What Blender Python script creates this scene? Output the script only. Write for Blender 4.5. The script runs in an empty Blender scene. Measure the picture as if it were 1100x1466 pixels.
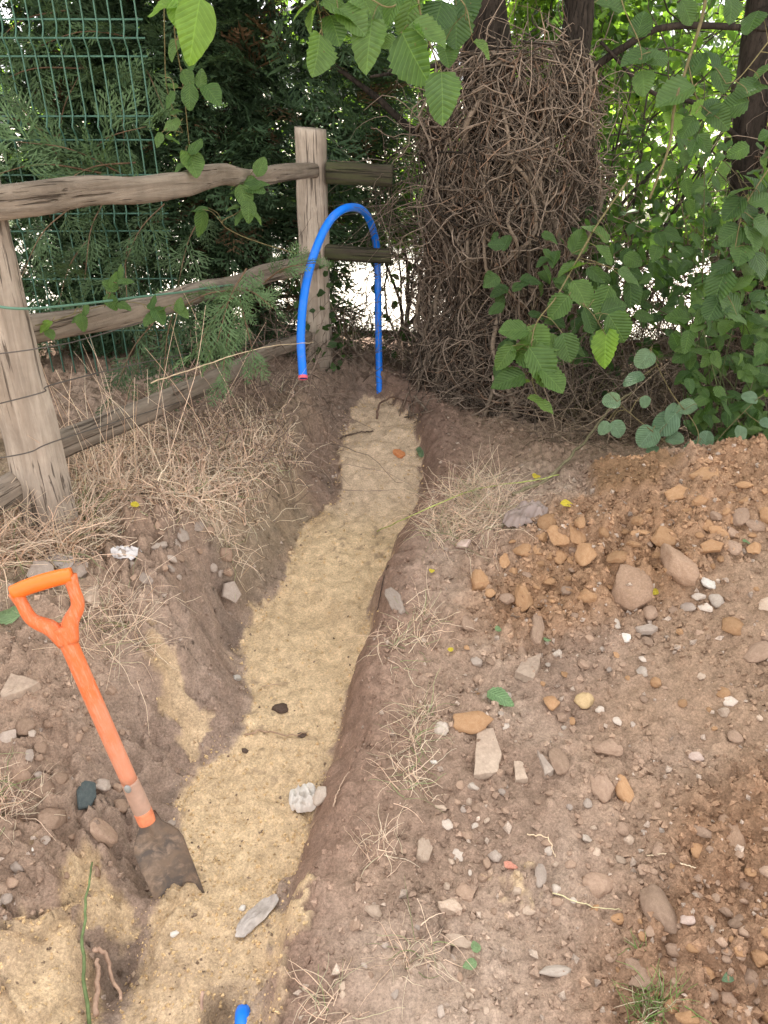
import bpy, math, random
import numpy as np
from mathutils import Matrix, Vector

# ------------------------------------------------------------------ camera, sky, sun, exposure
SC = bpy.context.scene
COL = SC.collection
CAM_Z, PITCH, FPX = 1.5, math.radians(30.0), 1100.0
cam_d = bpy.data.cameras.new('camera')
cam_d.sensor_fit = 'VERTICAL'; cam_d.sensor_height = 24.0
cam_d.lens = 24.0 * FPX / 1466.0
cam_d.clip_start = 0.05; cam_d.clip_end = 500
cam = bpy.data.objects.new('camera', cam_d); COL.objects.link(cam)
cam.location = (0, 0, CAM_Z); cam.rotation_euler = (math.pi / 2 - PITCH, 0, 0)
SC.camera = cam

SUN_EL, SUN_AZ = math.radians(50), math.radians(-14)      # azimuth from +Y towards +X
w = bpy.data.worlds.new('World'); SC.world = w; w.use_nodes = True
nt = w.node_tree; nt.nodes.clear()
o_ = nt.nodes.new('ShaderNodeOutputWorld'); b_ = nt.nodes.new('ShaderNodeBackground')
s_ = nt.nodes.new('ShaderNodeTexSky'); s_.sky_type = 'NISHITA'; s_.sun_disc = False
s_.sun_elevation = SUN_EL; s_.sun_rotation = SUN_AZ
s_.air_density = 1.0; s_.dust_density = 4.0; s_.ozone_density = 0.6
h_ = nt.nodes.new('ShaderNodeHueSaturation'); h_.inputs['Saturation'].default_value = 0.03   # thin white cloud
nt.links.new(s_.outputs[0], h_.inputs['Color']); nt.links.new(h_.outputs[0], b_.inputs[0]); nt.links.new(b_.outputs[0], o_.inputs[0])
b_.inputs[1].default_value = 0.15
sl = bpy.data.lights.new('sun', 'SUN'); sl.energy = 3.2; sl.angle = math.radians(1.5); sl.color = (1, .95, .87)
so = bpy.data.objects.new('sun', sl); COL.objects.link(so)
SUN_DIR = Vector((math.sin(SUN_AZ) * math.cos(SUN_EL), math.cos(SUN_AZ) * math.cos(SUN_EL), math.sin(SUN_EL)))
so.rotation_euler = SUN_DIR.to_track_quat('Z', 'Y').to_euler()
vs = SC.view_settings
vs.view_transform = 'Standard'; vs.look = 'None'; vs.gamma = 1.0; vs.exposure = 2.38; vs.use_curve_mapping = False
SC.render.engine = 'CYCLES'
SC.cycles.use_denoising = True
SC.cycles.max_bounces = 6; SC.cycles.diffuse_bounces = 4; SC.cycles.glossy_bounces = 2
SC.cycles.transmission_bounces = 4; SC.cycles.transparent_max_bounces = 4
SC.cycles.caustics_reflective = False; SC.cycles.caustics_refractive = False

rng = np.random.default_rng(7)
random.seed(7)

# ------------------------------------------------------------------ photograph geometry -> place
FW = np.array([0, math.cos(PITCH), -math.sin(PITCH)])
UP = np.array([0, math.sin(PITCH), math.cos(PITCH)])
RT = np.array([1.0, 0, 0])
CAM = np.array([0, 0, CAM_Z])
def ray(u, v):
    return FW + (u - 550) / FPX * RT - (v - 733) / FPX * UP
def P(u, v, d):
    return CAM + d * ray(u, v)
def PZ(u, v, z):
    r = ray(u, v); return CAM + r * ((z - CAM_Z) / r[2])
def PY(u, v, y):
    r = ray(u, v); return CAM + r * (y / r[1])
def unit(a):
    a = np.asarray(a, float); return a / (np.linalg.norm(a) + 1e-12)

# ------------------------------------------------------------------ noise
def _hash(ix, iy, seed):
    h = (ix.astype(np.int64) * 374761393 + iy.astype(np.int64) * 668265263 + seed * 1274126177) & 0xffffffff
    h = ((h ^ (h >> 13)) * 1274126177) & 0xffffffff
    h = (h ^ (h >> 16)) & 0xffffff
    return h / float(0xffffff)
def vnoise(x, y, seed=0):
    ix = np.floor(x); iy = np.floor(y); fx = x - ix; fy = y - iy
    fx = fx * fx * fx * (fx * (fx * 6 - 15) + 10); fy = fy * fy * fy * (fy * (fy * 6 - 15) + 10)
    a = _hash(ix, iy, seed); b = _hash(ix + 1, iy, seed); c = _hash(ix, iy + 1, seed); d = _hash(ix + 1, iy + 1, seed)
    return (a + (b - a) * fx) * (1 - fy) + (c + (d - c) * fx) * fy
def fbm(x, y, seed=0, oct=4, gain=.5):
    t = 0; amp = 1; tot = 0
    for k in range(oct):
        t = t + amp * vnoise(x * 2 ** k + 17.3 * k, y * 2 ** k - 9.1 * k, seed + k); tot += amp; amp *= gain
    return t / tot - .5
def worley(x, y, seed=0):
    ix = np.floor(x); iy = np.floor(y); best = np.full(x.shape, 9.0); idv = np.zeros(x.shape)
    for dx in (-1, 0, 1):
        for dy in (-1, 0, 1):
            cx = ix + dx; cy = iy + dy
            px = cx + _hash(cx, cy, seed); py = cy + _hash(cx, cy, seed + 5)
            d = (px - x) ** 2 + (py - y) ** 2
            m = d < best; best = np.where(m, d, best); idv = np.where(m, _hash(cx, cy, seed + 9), idv)
    return np.sqrt(best), idv
def sstep(a, b, x):
    t = np.clip((x - a) / (b - a), 0, 1); return t * t * (3 - 2 * t)

# ------------------------------------------------------------------ mesh helpers
WL = {}
class MB:
    def __init__(s): s.v = []; s.t = []; s.q = []; s.c = []; s.n = 0
    def add(s, v, f, col=None):
        v = np.asarray(v, float); f = np.asarray(f, int)
        (s.t if f.shape[1] == 3 else s.q).append(f + s.n)
        s.v.append(v)
        if col is not None:
            col = np.asarray(col, float)
            s.c.append(np.broadcast_to(col, (len(v), 3)) if col.ndim == 1 else col)
        s.n += len(v)
    def mesh(s, name, origin=(0, 0, 0), smooth=True):
        v = np.concatenate(s.v) - np.asarray(origin, float)
        me = bpy.data.meshes.new(name)
        fl = []; tot = []
        if s.t: t = np.concatenate(s.t); fl.append(t.ravel()); tot.append(np.full(len(t), 3))
        if s.q: q = np.concatenate(s.q); fl.append(q.ravel()); tot.append(np.full(len(q), 4))
        fl = np.concatenate(fl).astype(np.int32); tot = np.concatenate(tot).astype(np.int32)
        me.vertices.add(len(v)); me.vertices.foreach_set('co', v.astype(np.float32).ravel())
        me.loops.add(len(fl)); me.loops.foreach_set('vertex_index', fl)
        me.polygons.add(len(tot))
        me.polygons.foreach_set('loop_start', np.concatenate([[0], np.cumsum(tot)[:-1]]).astype(np.int32))
        me.polygons.foreach_set('use_smooth', np.full(len(tot), smooth))
        if s.c:
            c = np.concatenate(s.c); a = me.attributes.new('Col', 'FLOAT_COLOR', 'POINT')
            a.data.foreach_set('color', np.concatenate([c, np.ones((len(c), 1))], 1).astype(np.float32).ravel())
        me.update(calc_edges=True)
        return me
def tag(o, label=None, cat=None, group=None, kind=None):
    if label: o['label'] = label
    if cat: o['category'] = cat
    if group: o['group'] = group
    if kind: o['kind'] = kind
    return o
def link(name, me, mat=None, parent=None, loc=None):
    o = bpy.data.objects.new(name, me); COL.objects.link(o)
    if mat and not len(me.materials): me.materials.append(mat)
    loc = np.zeros(3) if loc is None else np.asarray(loc, float)
    if parent is not None:
        o.parent = parent; o.location = loc - WL[parent]
    else: o.location = loc
    WL[o] = loc
    return o
def obj(name, mb, mat, parent=None, loc=None, smooth=True):
    """one mesh object; vertices are given in world space"""
    if loc is None: loc = WL[parent] if parent is not None else np.zeros(3)
    return link(name, mb.mesh(name, loc, smooth), mat, parent, loc)
def empty(name, loc):
    o = bpy.data.objects.new(name, None); COL.objects.link(o); o.location = loc; o.empty_display_size = .05
    WL[o] = np.asarray(loc, float); return o
def place(o, parent, loc, ax, ay, az, s=(1, 1, 1)):
    """set the object's frame: local axes ax, ay, az at loc (world)"""
    off = WL[parent] if parent is not None else np.zeros(3)
    l = np.asarray(loc) - off
    m = Matrix(((ax[0] * s[0], ay[0] * s[1], az[0] * s[2], l[0]), (ax[1] * s[0], ay[1] * s[1], az[1] * s[2], l[1]),
                (ax[2] * s[0], ay[2] * s[1], az[2] * s[2], l[2]), (0, 0, 0, 1)))
    if parent is not None: o.parent = parent
    o.matrix_basis = m; WL[o] = np.asarray(loc, float)
def tubes(mb, pts, rad, sides=4, col=None, cap=False):
    """pts (N,K,3), rad (N,K); every polyline becomes a tube"""
    pts = np.asarray(pts, float); rad = np.asarray(rad, float)
    N, K, _ = pts.shape
    t = np.gradient(pts, axis=1); t /= np.linalg.norm(t, axis=2, keepdims=True) + 1e-9
    m = t.mean(1); m /= np.linalg.norm(m, axis=1, keepdims=True) + 1e-9
    ref = np.where(np.abs(m[:, 2:3]) < .8, np.array([[0, 0, 1.0]]), np.array([[1.0, 0, 0]]))
    u = np.cross(t, ref[:, None, :]); u /= np.linalg.norm(u, axis=2, keepdims=True) + 1e-9
    v = np.cross(t, u)
    a = np.arange(sides) / sides * 2 * math.pi
    ring = pts[:, :, None, :] + rad[:, :, None, None] * (u[:, :, None, :] * np.cos(a)[None, None, :, None] + v[:, :, None, :] * np.sin(a)[None, None, :, None])
    V = ring.reshape(-1, 3)
    i = np.arange(N)[:, None, None] * K * sides; k = np.arange(K - 1)[None, :, None] * sides; s0 = np.arange(sides)[None, None, :]; s1 = (s0 + 1) % sides
    F = np.stack([i + k + s0, i + k + s1, i + k + sides + s1, i + k + sides + s0], -1).reshape(-1, 4)
    if col is not None and np.ndim(col) == 2:
        col = np.repeat(np.asarray(col), K * sides, 0)
    mb.add(V, F, col)
    if cap and sides > 2:
        base = mb.n - len(V)
        for n in range(N):
            for e in (0, K - 1):
                idx = np.arange(sides) + base + n * K * sides + e * sides
                if e == 0: idx = idx[::-1]
                mb.t.append(np.stack([np.full(sides - 2, idx[0]), idx[1:-1], idx[2:]], 1))
def spline(ps, n):
    """Catmull-Rom through points, n samples"""
    ps = np.asarray(ps, float)
    if len(ps) == 2: return ps[0] + (ps[1] - ps[0]) * np.linspace(0, 1, n)[:, None]
    q = np.concatenate([[2 * ps[0] - ps[1]], ps, [2 * ps[-1] - ps[-2]]])
    x = np.linspace(0, len(ps) - 1 - 1e-6, n); i = x.astype(int); f = (x - i)[:, None]
    a, b, c, d = q[i], q[i + 1], q[i + 2], q[i + 3]
    return .5 * (2 * b + (c - a) * f + (2 * a - 5 * b + 4 * c - d) * f ** 2 + (3 * b - a - 3 * c + d) * f ** 3)
def wander(n, K, start, dirs, length, wob, seed_rng=rng, gravity=0.0):
    """n wiggly polylines"""
    d = np.asarray(dirs, float); d = d / (np.linalg.norm(d, axis=1, keepdims=True) + 1e-9)
    p = np.asarray(start, float).copy(); out = [p.copy()]
    st = (np.asarray(length) / (K - 1)).reshape(-1, 1)
    for k in range(K - 1):
        d = d + seed_rng.normal(0, wob, (n, 3)); d[:, 2] -= gravity
        d /= np.linalg.norm(d, axis=1, keepdims=True) + 1e-9
        p = p + d * st; out.append(p.copy())
    return np.stack(out, 1)
def frames(T, N):
    """orthonormal leaf frames: T tip direction, N rough normal"""
    T = T / (np.linalg.norm(T, axis=-1, keepdims=True) + 1e-9)
    W = np.cross(T, N); W /= np.linalg.norm(W, axis=-1, keepdims=True) + 1e-9
    return W, T, np.cross(W, T)
def scatter(mb, pv, pf, pos, W, T, N, size, col=None):
    """batch copies of a small proto mesh (pv, pf) into one mesh"""
    pv = np.asarray(pv, float); n = len(pos); s = np.asarray(size).reshape(n, -1)
    if s.shape[1] == 1: s = np.repeat(s, 3, 1)
    V = pos[:, None, :] + pv[None, :, 0:1] * (W * s[:, 0:1])[:, None, :] + pv[None, :, 1:2] * (T * s[:, 1:2])[:, None, :] + pv[None, :, 2:3] * (N * s[:, 2:3])[:, None, :]
    F = (np.asarray(pf)[None] + (np.arange(n) * len(pv))[:, None, None]).reshape(-1, np.asarray(pf).shape[1])
    c = None if col is None else np.repeat(col, len(pv), 0)
    mb.add(V.reshape(-1, 3), F, c)
def rvec(n):
    a = rng.normal(size=(n, 3)); return a / np.linalg.norm(a, axis=1, keepdims=True)
def inpoly(px, py, poly):
    c = np.zeros(px.shape, bool); n = len(poly)
    for i in range(n):
        x0, y0 = poly[i]; x1, y1 = poly[(i + 1) % n]
        if y0 == y1: continue
        c ^= ((y0 > py) != (y1 > py)) & (px < (x1 - x0) * (py - y0) / (y1 - y0) + x0)
    return c
def sdist(px, py, poly):
    """distance to a polygon, negative inside"""
    best = np.full(px.shape, 1e9); n = len(poly)
    for i in range(n):
        a = poly[i]; b = poly[(i + 1) % n]; dx, dy = b[0] - a[0], b[1] - a[1]
        t = np.clip(((px - a[0]) * dx + (py - a[1]) * dy) / (dx * dx + dy * dy + 1e-12), 0, 1)
        best = np.minimum(best, (px - a[0] - t * dx) ** 2 + (py - a[1] - t * dy) ** 2)
    d = np.sqrt(best)
    return np.where(inpoly(px, py, poly), -d, d)

# ------------------------------------------------------------------ materials
def mat(name):
    m = bpy.data.materials.new(name); m.use_nodes = True
    n = m.node_tree; n.nodes.clear()
    out = n.nodes.new('ShaderNodeOutputMaterial'); p = n.nodes.new('ShaderNodeBsdfPrincipled')
    n.links.new(p.outputs[0], out.inputs[0]); p.inputs['Roughness'].default_value = .85
    p.inputs['Specular IOR Level'].default_value = .25
    return m, n, p, out
def node(n, t, **k):
    x = n.nodes.new(t)
    for a, b in k.items():
        if a in x.inputs: x.inputs[a].default_value = b
        else: setattr(x, a, b)
    return x
def noise_fac(n, scale, detail=4, rough=.6, vec=None, dist=0):
    x = node(n, 'ShaderNodeTexNoise'); x.inputs['Scale'].default_value = scale; x.inputs['Detail'].default_value = detail
    x.inputs['Roughness'].default_value = rough; x.inputs['Distortion'].default_value = dist
    if vec is not None: n.links.new(vec, x.inputs['Vector'])
    return x.outputs['Fac']
def maprange(n, f, a, b, c, d):
    x = node(n, 'ShaderNodeMapRange'); n.links.new(f, x.inputs[0])
    for i, q in enumerate((a, b, c, d)): x.inputs[i + 1].default_value = q
    return x.outputs[0]
def mixc(n, f, a, b, mode='MIX'):
    x = n.nodes.new('ShaderNodeMix'); x.data_type = 'RGBA'; x.blend_type = mode
    for sock, val in ((x.inputs[0], f), (x.inputs[6], a), (x.inputs[7], b)):
        if hasattr(val, 'is_linked'): n.links.new(val, sock)
        elif isinstance(val, (tuple, list)): sock.default_value = (*val[:3], 1)
        else: sock.default_value = val
    return x.outputs[2]
def bump(n, p, h, strength, dist):
    x = node(n, 'ShaderNodeBump'); x.inputs['Strength'].default_value = strength; x.inputs['Distance'].default_value = dist
    n.links.new(h, x.inputs['Height']); n.links.new(x.outputs[0], p.inputs['Normal'])
def texco(n, which='Object', scale=None):
    t = node(n, 'ShaderNodeTexCoord').outputs[which]
    if scale is None: return t
    m = node(n, 'ShaderNodeMapping'); m.inputs['Scale'].default_value = scale; n.links.new(t, m.inputs[0]); return m.outputs[0]

def m_colattr(name, rough=.95, bscale=150, bdist=.0045, bstr=.65, var=(.72, 1.25)):
    m, n, p, o = mat(name)
    a = node(n, 'ShaderNodeAttribute', attribute_name='Col').outputs['Color']
    tc = texco(n)
    f1 = maprange(n, noise_fac(n, 34, 6, .7, tc), .3, .7, *var)
    f2 = maprange(n, noise_fac(n, 170, 5, .85, tc), .32, .68, .58, 1.38)
    c = mixc(n, 1.0, a, f1, 'MULTIPLY'); c = mixc(n, 1.0, c, f2, 'MULTIPLY')
    n.links.new(c, p.inputs['Base Color']); p.inputs['Roughness'].default_value = rough
    p.inputs['Specular IOR Level'].default_value = .12
    hh = node(n, 'ShaderNodeMath', operation='ADD'); n.links.new(noise_fac(n, bscale, 5, .75, tc), hh.inputs[0])
    vo = node(n, 'ShaderNodeTexVoronoi'); vo.inputs['Scale'].default_value = bscale * 1.3; n.links.new(tc, vo.inputs['Vector'])
    n.links.new(maprange(n, vo.outputs['Distance'], 0, .6, .45, 0), hh.inputs[1])
    bump(n, p, hh.outputs[0], bstr, bdist)
    return m
M_SOIL = m_colattr('soil')
M_CRUMB = m_colattr('soil_crumbs', bscale=400, bdist=.0015, bstr=.5)
def m_stone(name, c1, c2, scale=22, bd=.003):
    m, n, p, o = mat(name); tc = texco(n); oi = node(n, 'ShaderNodeObjectInfo')
    f = maprange(n, noise_fac(n, 3.2, 5, .65, tc), .35, .65, 0, 1)
    c = mixc(n, f, c1, c2)
    c = mixc(n, 1.0, c, maprange(n, oi.outputs['Random'], 0, 1, .78, 1.2), 'MULTIPLY')
    c = mixc(n, 1.0, c, maprange(n, noise_fac(n, scale, 4, .7, tc), .3, .7, .8, 1.2), 'MULTIPLY')
    n.links.new(c, p.inputs['Base Color']); p.inputs['Roughness'].default_value = .92; p.inputs['Specular IOR Level'].default_value = .15
    bump(n, p, noise_fac(n, scale * .5, 6, .7, tc), .6, bd * .35)
    return m
STONE = {
    'earth': m_stone('earth_clod', (.29, .185, .122), (.35, .23, .158), 12),
    'brown': m_stone('stone_brown', (.275, .182, .128), (.35, .24, .172)),
    'orange': m_stone('clay_orange', (.315, .175, .09), (.375, .225, .125)),
    'tan': m_stone('stone_tan', (.37, .272, .202), (.44, .335, .258)),
    'pale': m_stone('stone_pale', (.41, .33, .27), (.49, .41, .345)),
    'white': m_stone('stone_white', (.55, .49, .43), (.64, .59, .53)),
    'grey': m_stone('stone_grey', (.32, .25, .205), (.39, .315, .262)),
    'dark': m_stone('clod_dark', (.085, .058, .045), (.14, .095, .072)),
    'slate': m_stone('slate', (.07, .085, .085), (.11, .125, .12)),
    'sand': m_stone('sand_lump', (.46, .32, .17), (.52, .375, .21)),
    'brick': m_stone('brick_chip', (.42, .17, .12), (.5, .24, .17)),
    'pink': m_stone('stone_pink', (.5, .36, .30), (.58, .45, .38)),
    'terracotta': m_stone('terracotta', (.60, .21, .08), (.66, .30, .14)),
}
def m_plain(name, c, rough=.6, spec=.4, var=.15, scale=30, bd=0, **k):
    m, n, p, o = mat(name); tc = texco(n)
    f = maprange(n, noise_fac(n, scale, 5, .65, tc), .3, .7, 1 - var, 1 + var)
    n.links.new(mixc(n, 1.0, c, f, 'MULTIPLY'), p.inputs['Base Color'])
    p.inputs['Roughness'].default_value = rough; p.inputs['Specular IOR Level'].default_value = spec
    if bd: bump(n, p, noise_fac(n, scale * 2, 4, .6, tc), .5, bd)
    for a, b in k.items(): p.inputs[a].default_value = b
    return m
def m_wood(name, c1, c2, c3, zs=3.0):
    """weathered timber with the grain along local Z"""
    m, n, p, o = mat(name)
    tg = texco(n, 'Object', (38, 38, zs)); tc = texco(n)
    g = noise_fac(n, 1.0, 7, .7, tg, .6)
    c = mixc(n, maprange(n, g, .40, .60, 0, 1), c1, c2)
    tg2 = texco(n, 'Object', (95, 95, zs * 1.2))
    cr = maprange(n, noise_fac(n, 1.0, 3, .6, tg2, .3), .60, .66, 0, .75)
    c = mixc(n, cr, c, c3)
    c = mixc(n, 1.0, c, maprange(n, noise_fac(n, 7, 4, .6, tc), .3, .7, .72, 1.22), 'MULTIPLY')
    n.links.new(c, p.inputs['Base Color']); p.inputs['Roughness'].default_value = .9; p.inputs['Specular IOR Level'].default_value = .15
    sb_ = node(n, 'ShaderNodeMath', operation='SUBTRACT'); n.links.new(g, sb_.inputs[0]); n.links.new(cr, sb_.inputs[1]); bump(n, p, sb_.outputs[0], 1.0, .010)
    return m
M_POST = m_wood('post_wood', (.45, .37, .30), (.33, .265, .21), (.10, .075, .06))
M_RAIL = m_wood('rail_wood', (.285, .23, .18), (.19, .15, .116), (.08, .06, .045), 2.0)
M_MOSSY = m_wood('mossy_rail_wood', (.07, .072, .035), (.06, .048, .036), (.03, .03, .02), 2.0)
M_BARK = m_wood('bark', (.05, .038, .03), (.026, .02, .016), (.015, .012, .01), 8.0)
def m_col(name, rough=.85, spec=.2):
    m, n, p, o = mat(name)
    a = node(n, 'ShaderNodeAttribute', attribute_name='Col').outputs['Color']; tc = texco(n)
    n.links.new(mixc(n, 1.0, a, maprange(n, noise_fac(n, 60, 4, .6, tc), .3, .7, .7, 1.3), 'MULTIPLY'), p.inputs['Base Color'])
    p.inputs['Roughness'].default_value = rough; p.inputs['Specular IOR Level'].default_value = spec
    return m
M_STEM = m_col('dry_stems')
def m_leaf(name, c1=None, c2=None, trans=.45, tboost=1.5, veins=False, rough=.5, spec=.35):
    m, n, p, o = mat(name)
    if c1 is None:
        c = node(n, 'ShaderNodeAttribute', attribute_name='Col').outputs['Color']
    else:
        oi = node(n, 'ShaderNodeObjectInfo').outputs['Random']; c = mixc(n, oi, c1, c2)
        tc = texco(n)
        c = mixc(n, 1.0, c, maprange(n, noise_fac(n, 4, 4, .6, tc), .3, .7, .82, 1.18), 'MULTIPLY')
        # a few brown specks, as holes and spots of wear
        sp = maprange(n, noise_fac(n, 7, 3, .5, tc), .70, .74, 0, .8)
        c = mixc(n, sp, c, (.16, .12, .05))
    if veins:
        sx = node(n, 'ShaderNodeSeparateXYZ'); n.links.new(tc, sx.inputs[0])
        ab = node(n, 'ShaderNodeMath', operation='ABSOLUTE'); n.links.new(sx.outputs[0], ab.inputs[0])
        mu = node(n, 'ShaderNodeMath', operation='MULTIPLY'); n.links.new(ab.outputs[0], mu.inputs[0]); mu.inputs[1].default_value = -.85
        ad = node(n, 'ShaderNodeMath', operation='ADD'); n.links.new(mu.outputs[0], ad.inputs[0]); n.links.new(sx.outputs[1], ad.inputs[1])
        m2 = node(n, 'ShaderNodeMath', operation='MULTIPLY'); n.links.new(ad.outputs[0], m2.inputs[0]); m2.inputs[1].default_value = 9.0
        pp = node(n, 'ShaderNodeMath', operation='PINGPONG'); n.links.new(m2.outputs[0], pp.inputs[0]); pp.inputs[1].default_value = .5
        lat = maprange(n, pp.outputs[0], 0, .09, 1, 0); mid = maprange(n, ab.outputs[0], 0.004, .016, 1, 0)
        mx = node(n, 'ShaderNodeMath', operation='MAXIMUM'); n.links.new(lat, mx.inputs[0]); n.links.new(mid, mx.inputs[1])
        vf = node(n, 'ShaderNodeMath', operation='MULTIPLY'); n.links.new(mx.outputs[0], vf.inputs[0]); vf.inputs[1].default_value = .33
        c = mixc(n, vf.outputs[0], c, tuple(x * 1.9 for x in c2))
        bump(n, p, pp.outputs[0], .5, .012)
    n.links.new(c, p.inputs['Base Color']); p.inputs['Roughness'].default_value = rough; p.inputs['Specular IOR Level'].default_value = spec
    tr = node(n, 'ShaderNodeBsdfTranslucent')
    n.links.new(mixc(n, 1.0, c, (tboost * 1.15, tboost * 1.2, tboost * .55), 'MULTIPLY'), tr.inputs[0])
    mx = node(n, 'ShaderNodeMixShader'); mx.inputs[0].default_value = trans
    n.links.new(p.outputs[0], mx.inputs[1]); n.links.new(tr.outputs[0], mx.inputs[2]); n.links.new(mx.outputs[0], o.inputs[0])
    return m
M_LEAFMASS = m_leaf('leaf_mass', trans=.5, tboost=1.6)
M_CONIFER = m_leaf('conifer_foliage', trans=.25, tboost=1.0, rough=.6, spec=.25)
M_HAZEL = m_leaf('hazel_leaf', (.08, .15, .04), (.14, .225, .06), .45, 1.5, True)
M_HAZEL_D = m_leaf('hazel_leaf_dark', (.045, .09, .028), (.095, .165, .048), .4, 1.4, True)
M_LIME = m_leaf('lime_leaf', (.15, .27, .05), (.20, .33, .06), .5, 1.5, True)
M_BRAMBLE = m_leaf('bramble_leaf', (.045, .10, .024), (.12, .20, .05), .35, 1.4, True)
M_VINE = m_leaf('vine_leaf', (.065, .13, .035), (.12, .20, .055), .4, 1.4, True)
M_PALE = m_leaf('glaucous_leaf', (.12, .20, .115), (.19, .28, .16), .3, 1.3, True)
M_DRYGRASS = m_leaf('dry_grass', trans=.2, tboost=1.0, rough=.8, spec=.15)
M_YELLOW = m_leaf('yellow_leaf', (.62, .50, .05), (.70, .56, .07), .3, 1.2, True)
M_FALLEN = m_leaf('fallen_green_leaf', (.15, .25, .11), (.20, .29, .14), .2, 1.2, True)

# ------------------------------------------------------------------ ground: heights
bank_px = [(70, 760, .35), (0, 1000, .24), (0, 830, .36), (200, 770, .32), (330, 700, .30), (430, 620, .28), (440, 540, .28),
           (300, 860, .25), (330, 800, .28), (200, 980, .14), (110, 1180, .03), (0, 1180, .08), (0, 1400, .00), (150, 1340, -.04), (250, 1040, .03),
           (620, 650, .20), (640, 770, .17), (600, 900, .13), (560, 1000, .09), (530, 1150, .06), (500, 1350, .04),
           (450, 1460, .03), (800, 1400, .03), (1100, 1466, .04), (800, 1100, .07), (1100, 1150, .10), (800, 900, .14),
           (1000, 900, .20), (750, 760, .22), (880, 690, .30), (1000, 705, .36), (1100, 690, .41), (1080, 800, .30), (700, 690, .20)]
ctrl = [tuple(PZ(u, v, z)) for u, v, z in bank_px]
ctrl += [(1.0, 3.05, .10), (1.9, 2.9, .12), (.5, 3.4, .14), (-.9, 3.3, .27), (-2.6, 2.0, .33), (0, 4.2, .10), (2.6, 1.5, .2), (0, 0, 0), (-2, 0, 0),
         (2, 0, 0), (-3, 4, .15), (3, 4, .05), (-1.6, 4, .2), (.1, 3.75, .16), (2.4, 2.3, .34)]
ctrl = np.array(ctrl)
def _k(r2): return np.where(r2 > 1e-12, r2 * np.log(np.maximum(r2, 1e-12)) * .5, 0)
n_ = len(ctrl); A_ = np.zeros((n_ + 3, n_ + 3))
A_[:n_, :n_] = _k(((ctrl[:, None, :2] - ctrl[None, :, :2]) ** 2).sum(-1)) + np.eye(n_) * .004
A_[:n_, n_] = 1; A_[:n_, n_ + 1:] = ctrl[:, :2]; A_[n_:, :n_] = A_[:n_, n_:].T
W_ = np.linalg.solve(A_, np.concatenate([ctrl[:, 2], [0, 0, 0]]))
def bank(x, y):
    r = np.full(x.shape, W_[n_]) + W_[n_ + 1] * x + W_[n_ + 2] * y
    for i in range(n_): r = r + W_[i] * _k((x - ctrl[i, 0]) ** 2 + (y - ctrl[i, 1]) ** 2)
    f = 1 - sstep(2.6, 4.2, np.hypot(x, (y - 2.0) * 1.15))
    return r * f
# trench floor outline, from the sand seen in the trench
zs_ = lambda v: float(np.interp(v, [570, 640, 740, 850, 1000, 1120, 1250, 1466], [.12, .07, .02, -.03, -.07, -.10, -.11, -.10]))
left_px = [(505, 588), (484, 650), (480, 712), (440, 752), (415, 830), (355, 900), (348, 960), (368, 1010), (345, 1060), (290, 1105), (255, 1150), (262, 1225), (215, 1320), (175, 1400), (165, 1500), (160, 1700)]
right_px = [(560, 572), (592, 600), (601, 650), (602, 722), (566, 790), (548, 850), (528, 920), (503, 980), (484, 1050), (470, 1110), (442, 1180), (425, 1250), (385, 1310), (375, 1400), (370, 1500), (365, 1700)]
trench = [tuple(PZ(u, v, zs_(v))[:2]) for u, v in left_px][::-1] + [tuple(PZ(u, v, zs_(v))[:2]) for u, v in [(530, 572)] + right_px]
fy_ = np.array([PZ(400, v, zs_(v))[1] for v in (570, 640, 740, 850, 1000, 1120, 1250, 1466)])[::-1]
fz_ = np.array([.12, .07, .02, -.03, -.07, -.10, -.11, -.10])[::-1]
cy_ = np.array([.2, .9, 1.2, 1.5, 2.0, 2.6, 3.1, 3.6]); cx_ = np.array([-.25, -.22, -.2, -.13, -.08, 0.0, -.02, 0])

def axis(segs):
    out = []
    for a, b, s in segs: out += list(np.arange(a, b, s))
    return np.array(out + [segs[-1][1]])
gx = axis([(-60, -10, 8), (-10, -4, .8), (-4, -1.95, .06), (-1.95, 2.0, .0070), (2.0, 4, .06), (4, 10, .8), (10, 60, 8)])
gy = axis([(-40, -4, 6), (-4, .3, .2), (.3, 1.6, .0060), (1.6, 2.6, .0075), (2.6, 3.75, .0095), (3.75, 5, .05), (5, 12, .6), (12, 80, 8)])
X, Y = np.meshgrid(gx, gy)
SD = sdist(X, Y, trench)
wob = fbm(X * 5, Y * 5, 3, 4) * .13 + fbm(X * 22, Y * 22, 12, 3) * .04 + fbm(X * 60, Y * 60, 13, 2) * .012
side = sstep(-.03, .03, X - np.interp(Y, cy_, cx_))             # 0 = left bank, 1 = right bank
B = bank(X, Y)
FLO = np.interp(Y, fy_, fz_)
near_f = sstep(4.5, 3.8, np.hypot(X, Y - 2))
wallw = .20 * (1 - side) + .12 * side
wallw = wallw * (1 + .8 * fbm(X * 4, Y * 4, 31, 2))
T_ = np.clip((SD + wob * .5) / np.maximum(wallw, .02), 0, 1)
tw = (1 - side) * (T_ * T_ * (3 - 2 * T_)) + side * (1 - (1 - T_) ** 2.2)
H = np.where(B > FLO, FLO + (B - FLO) * tw, B)
H = np.where(SD > .6, B, H)
sandm = 1 - sstep(-.006, .006, SD + wob * .55 + .0)
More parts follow.
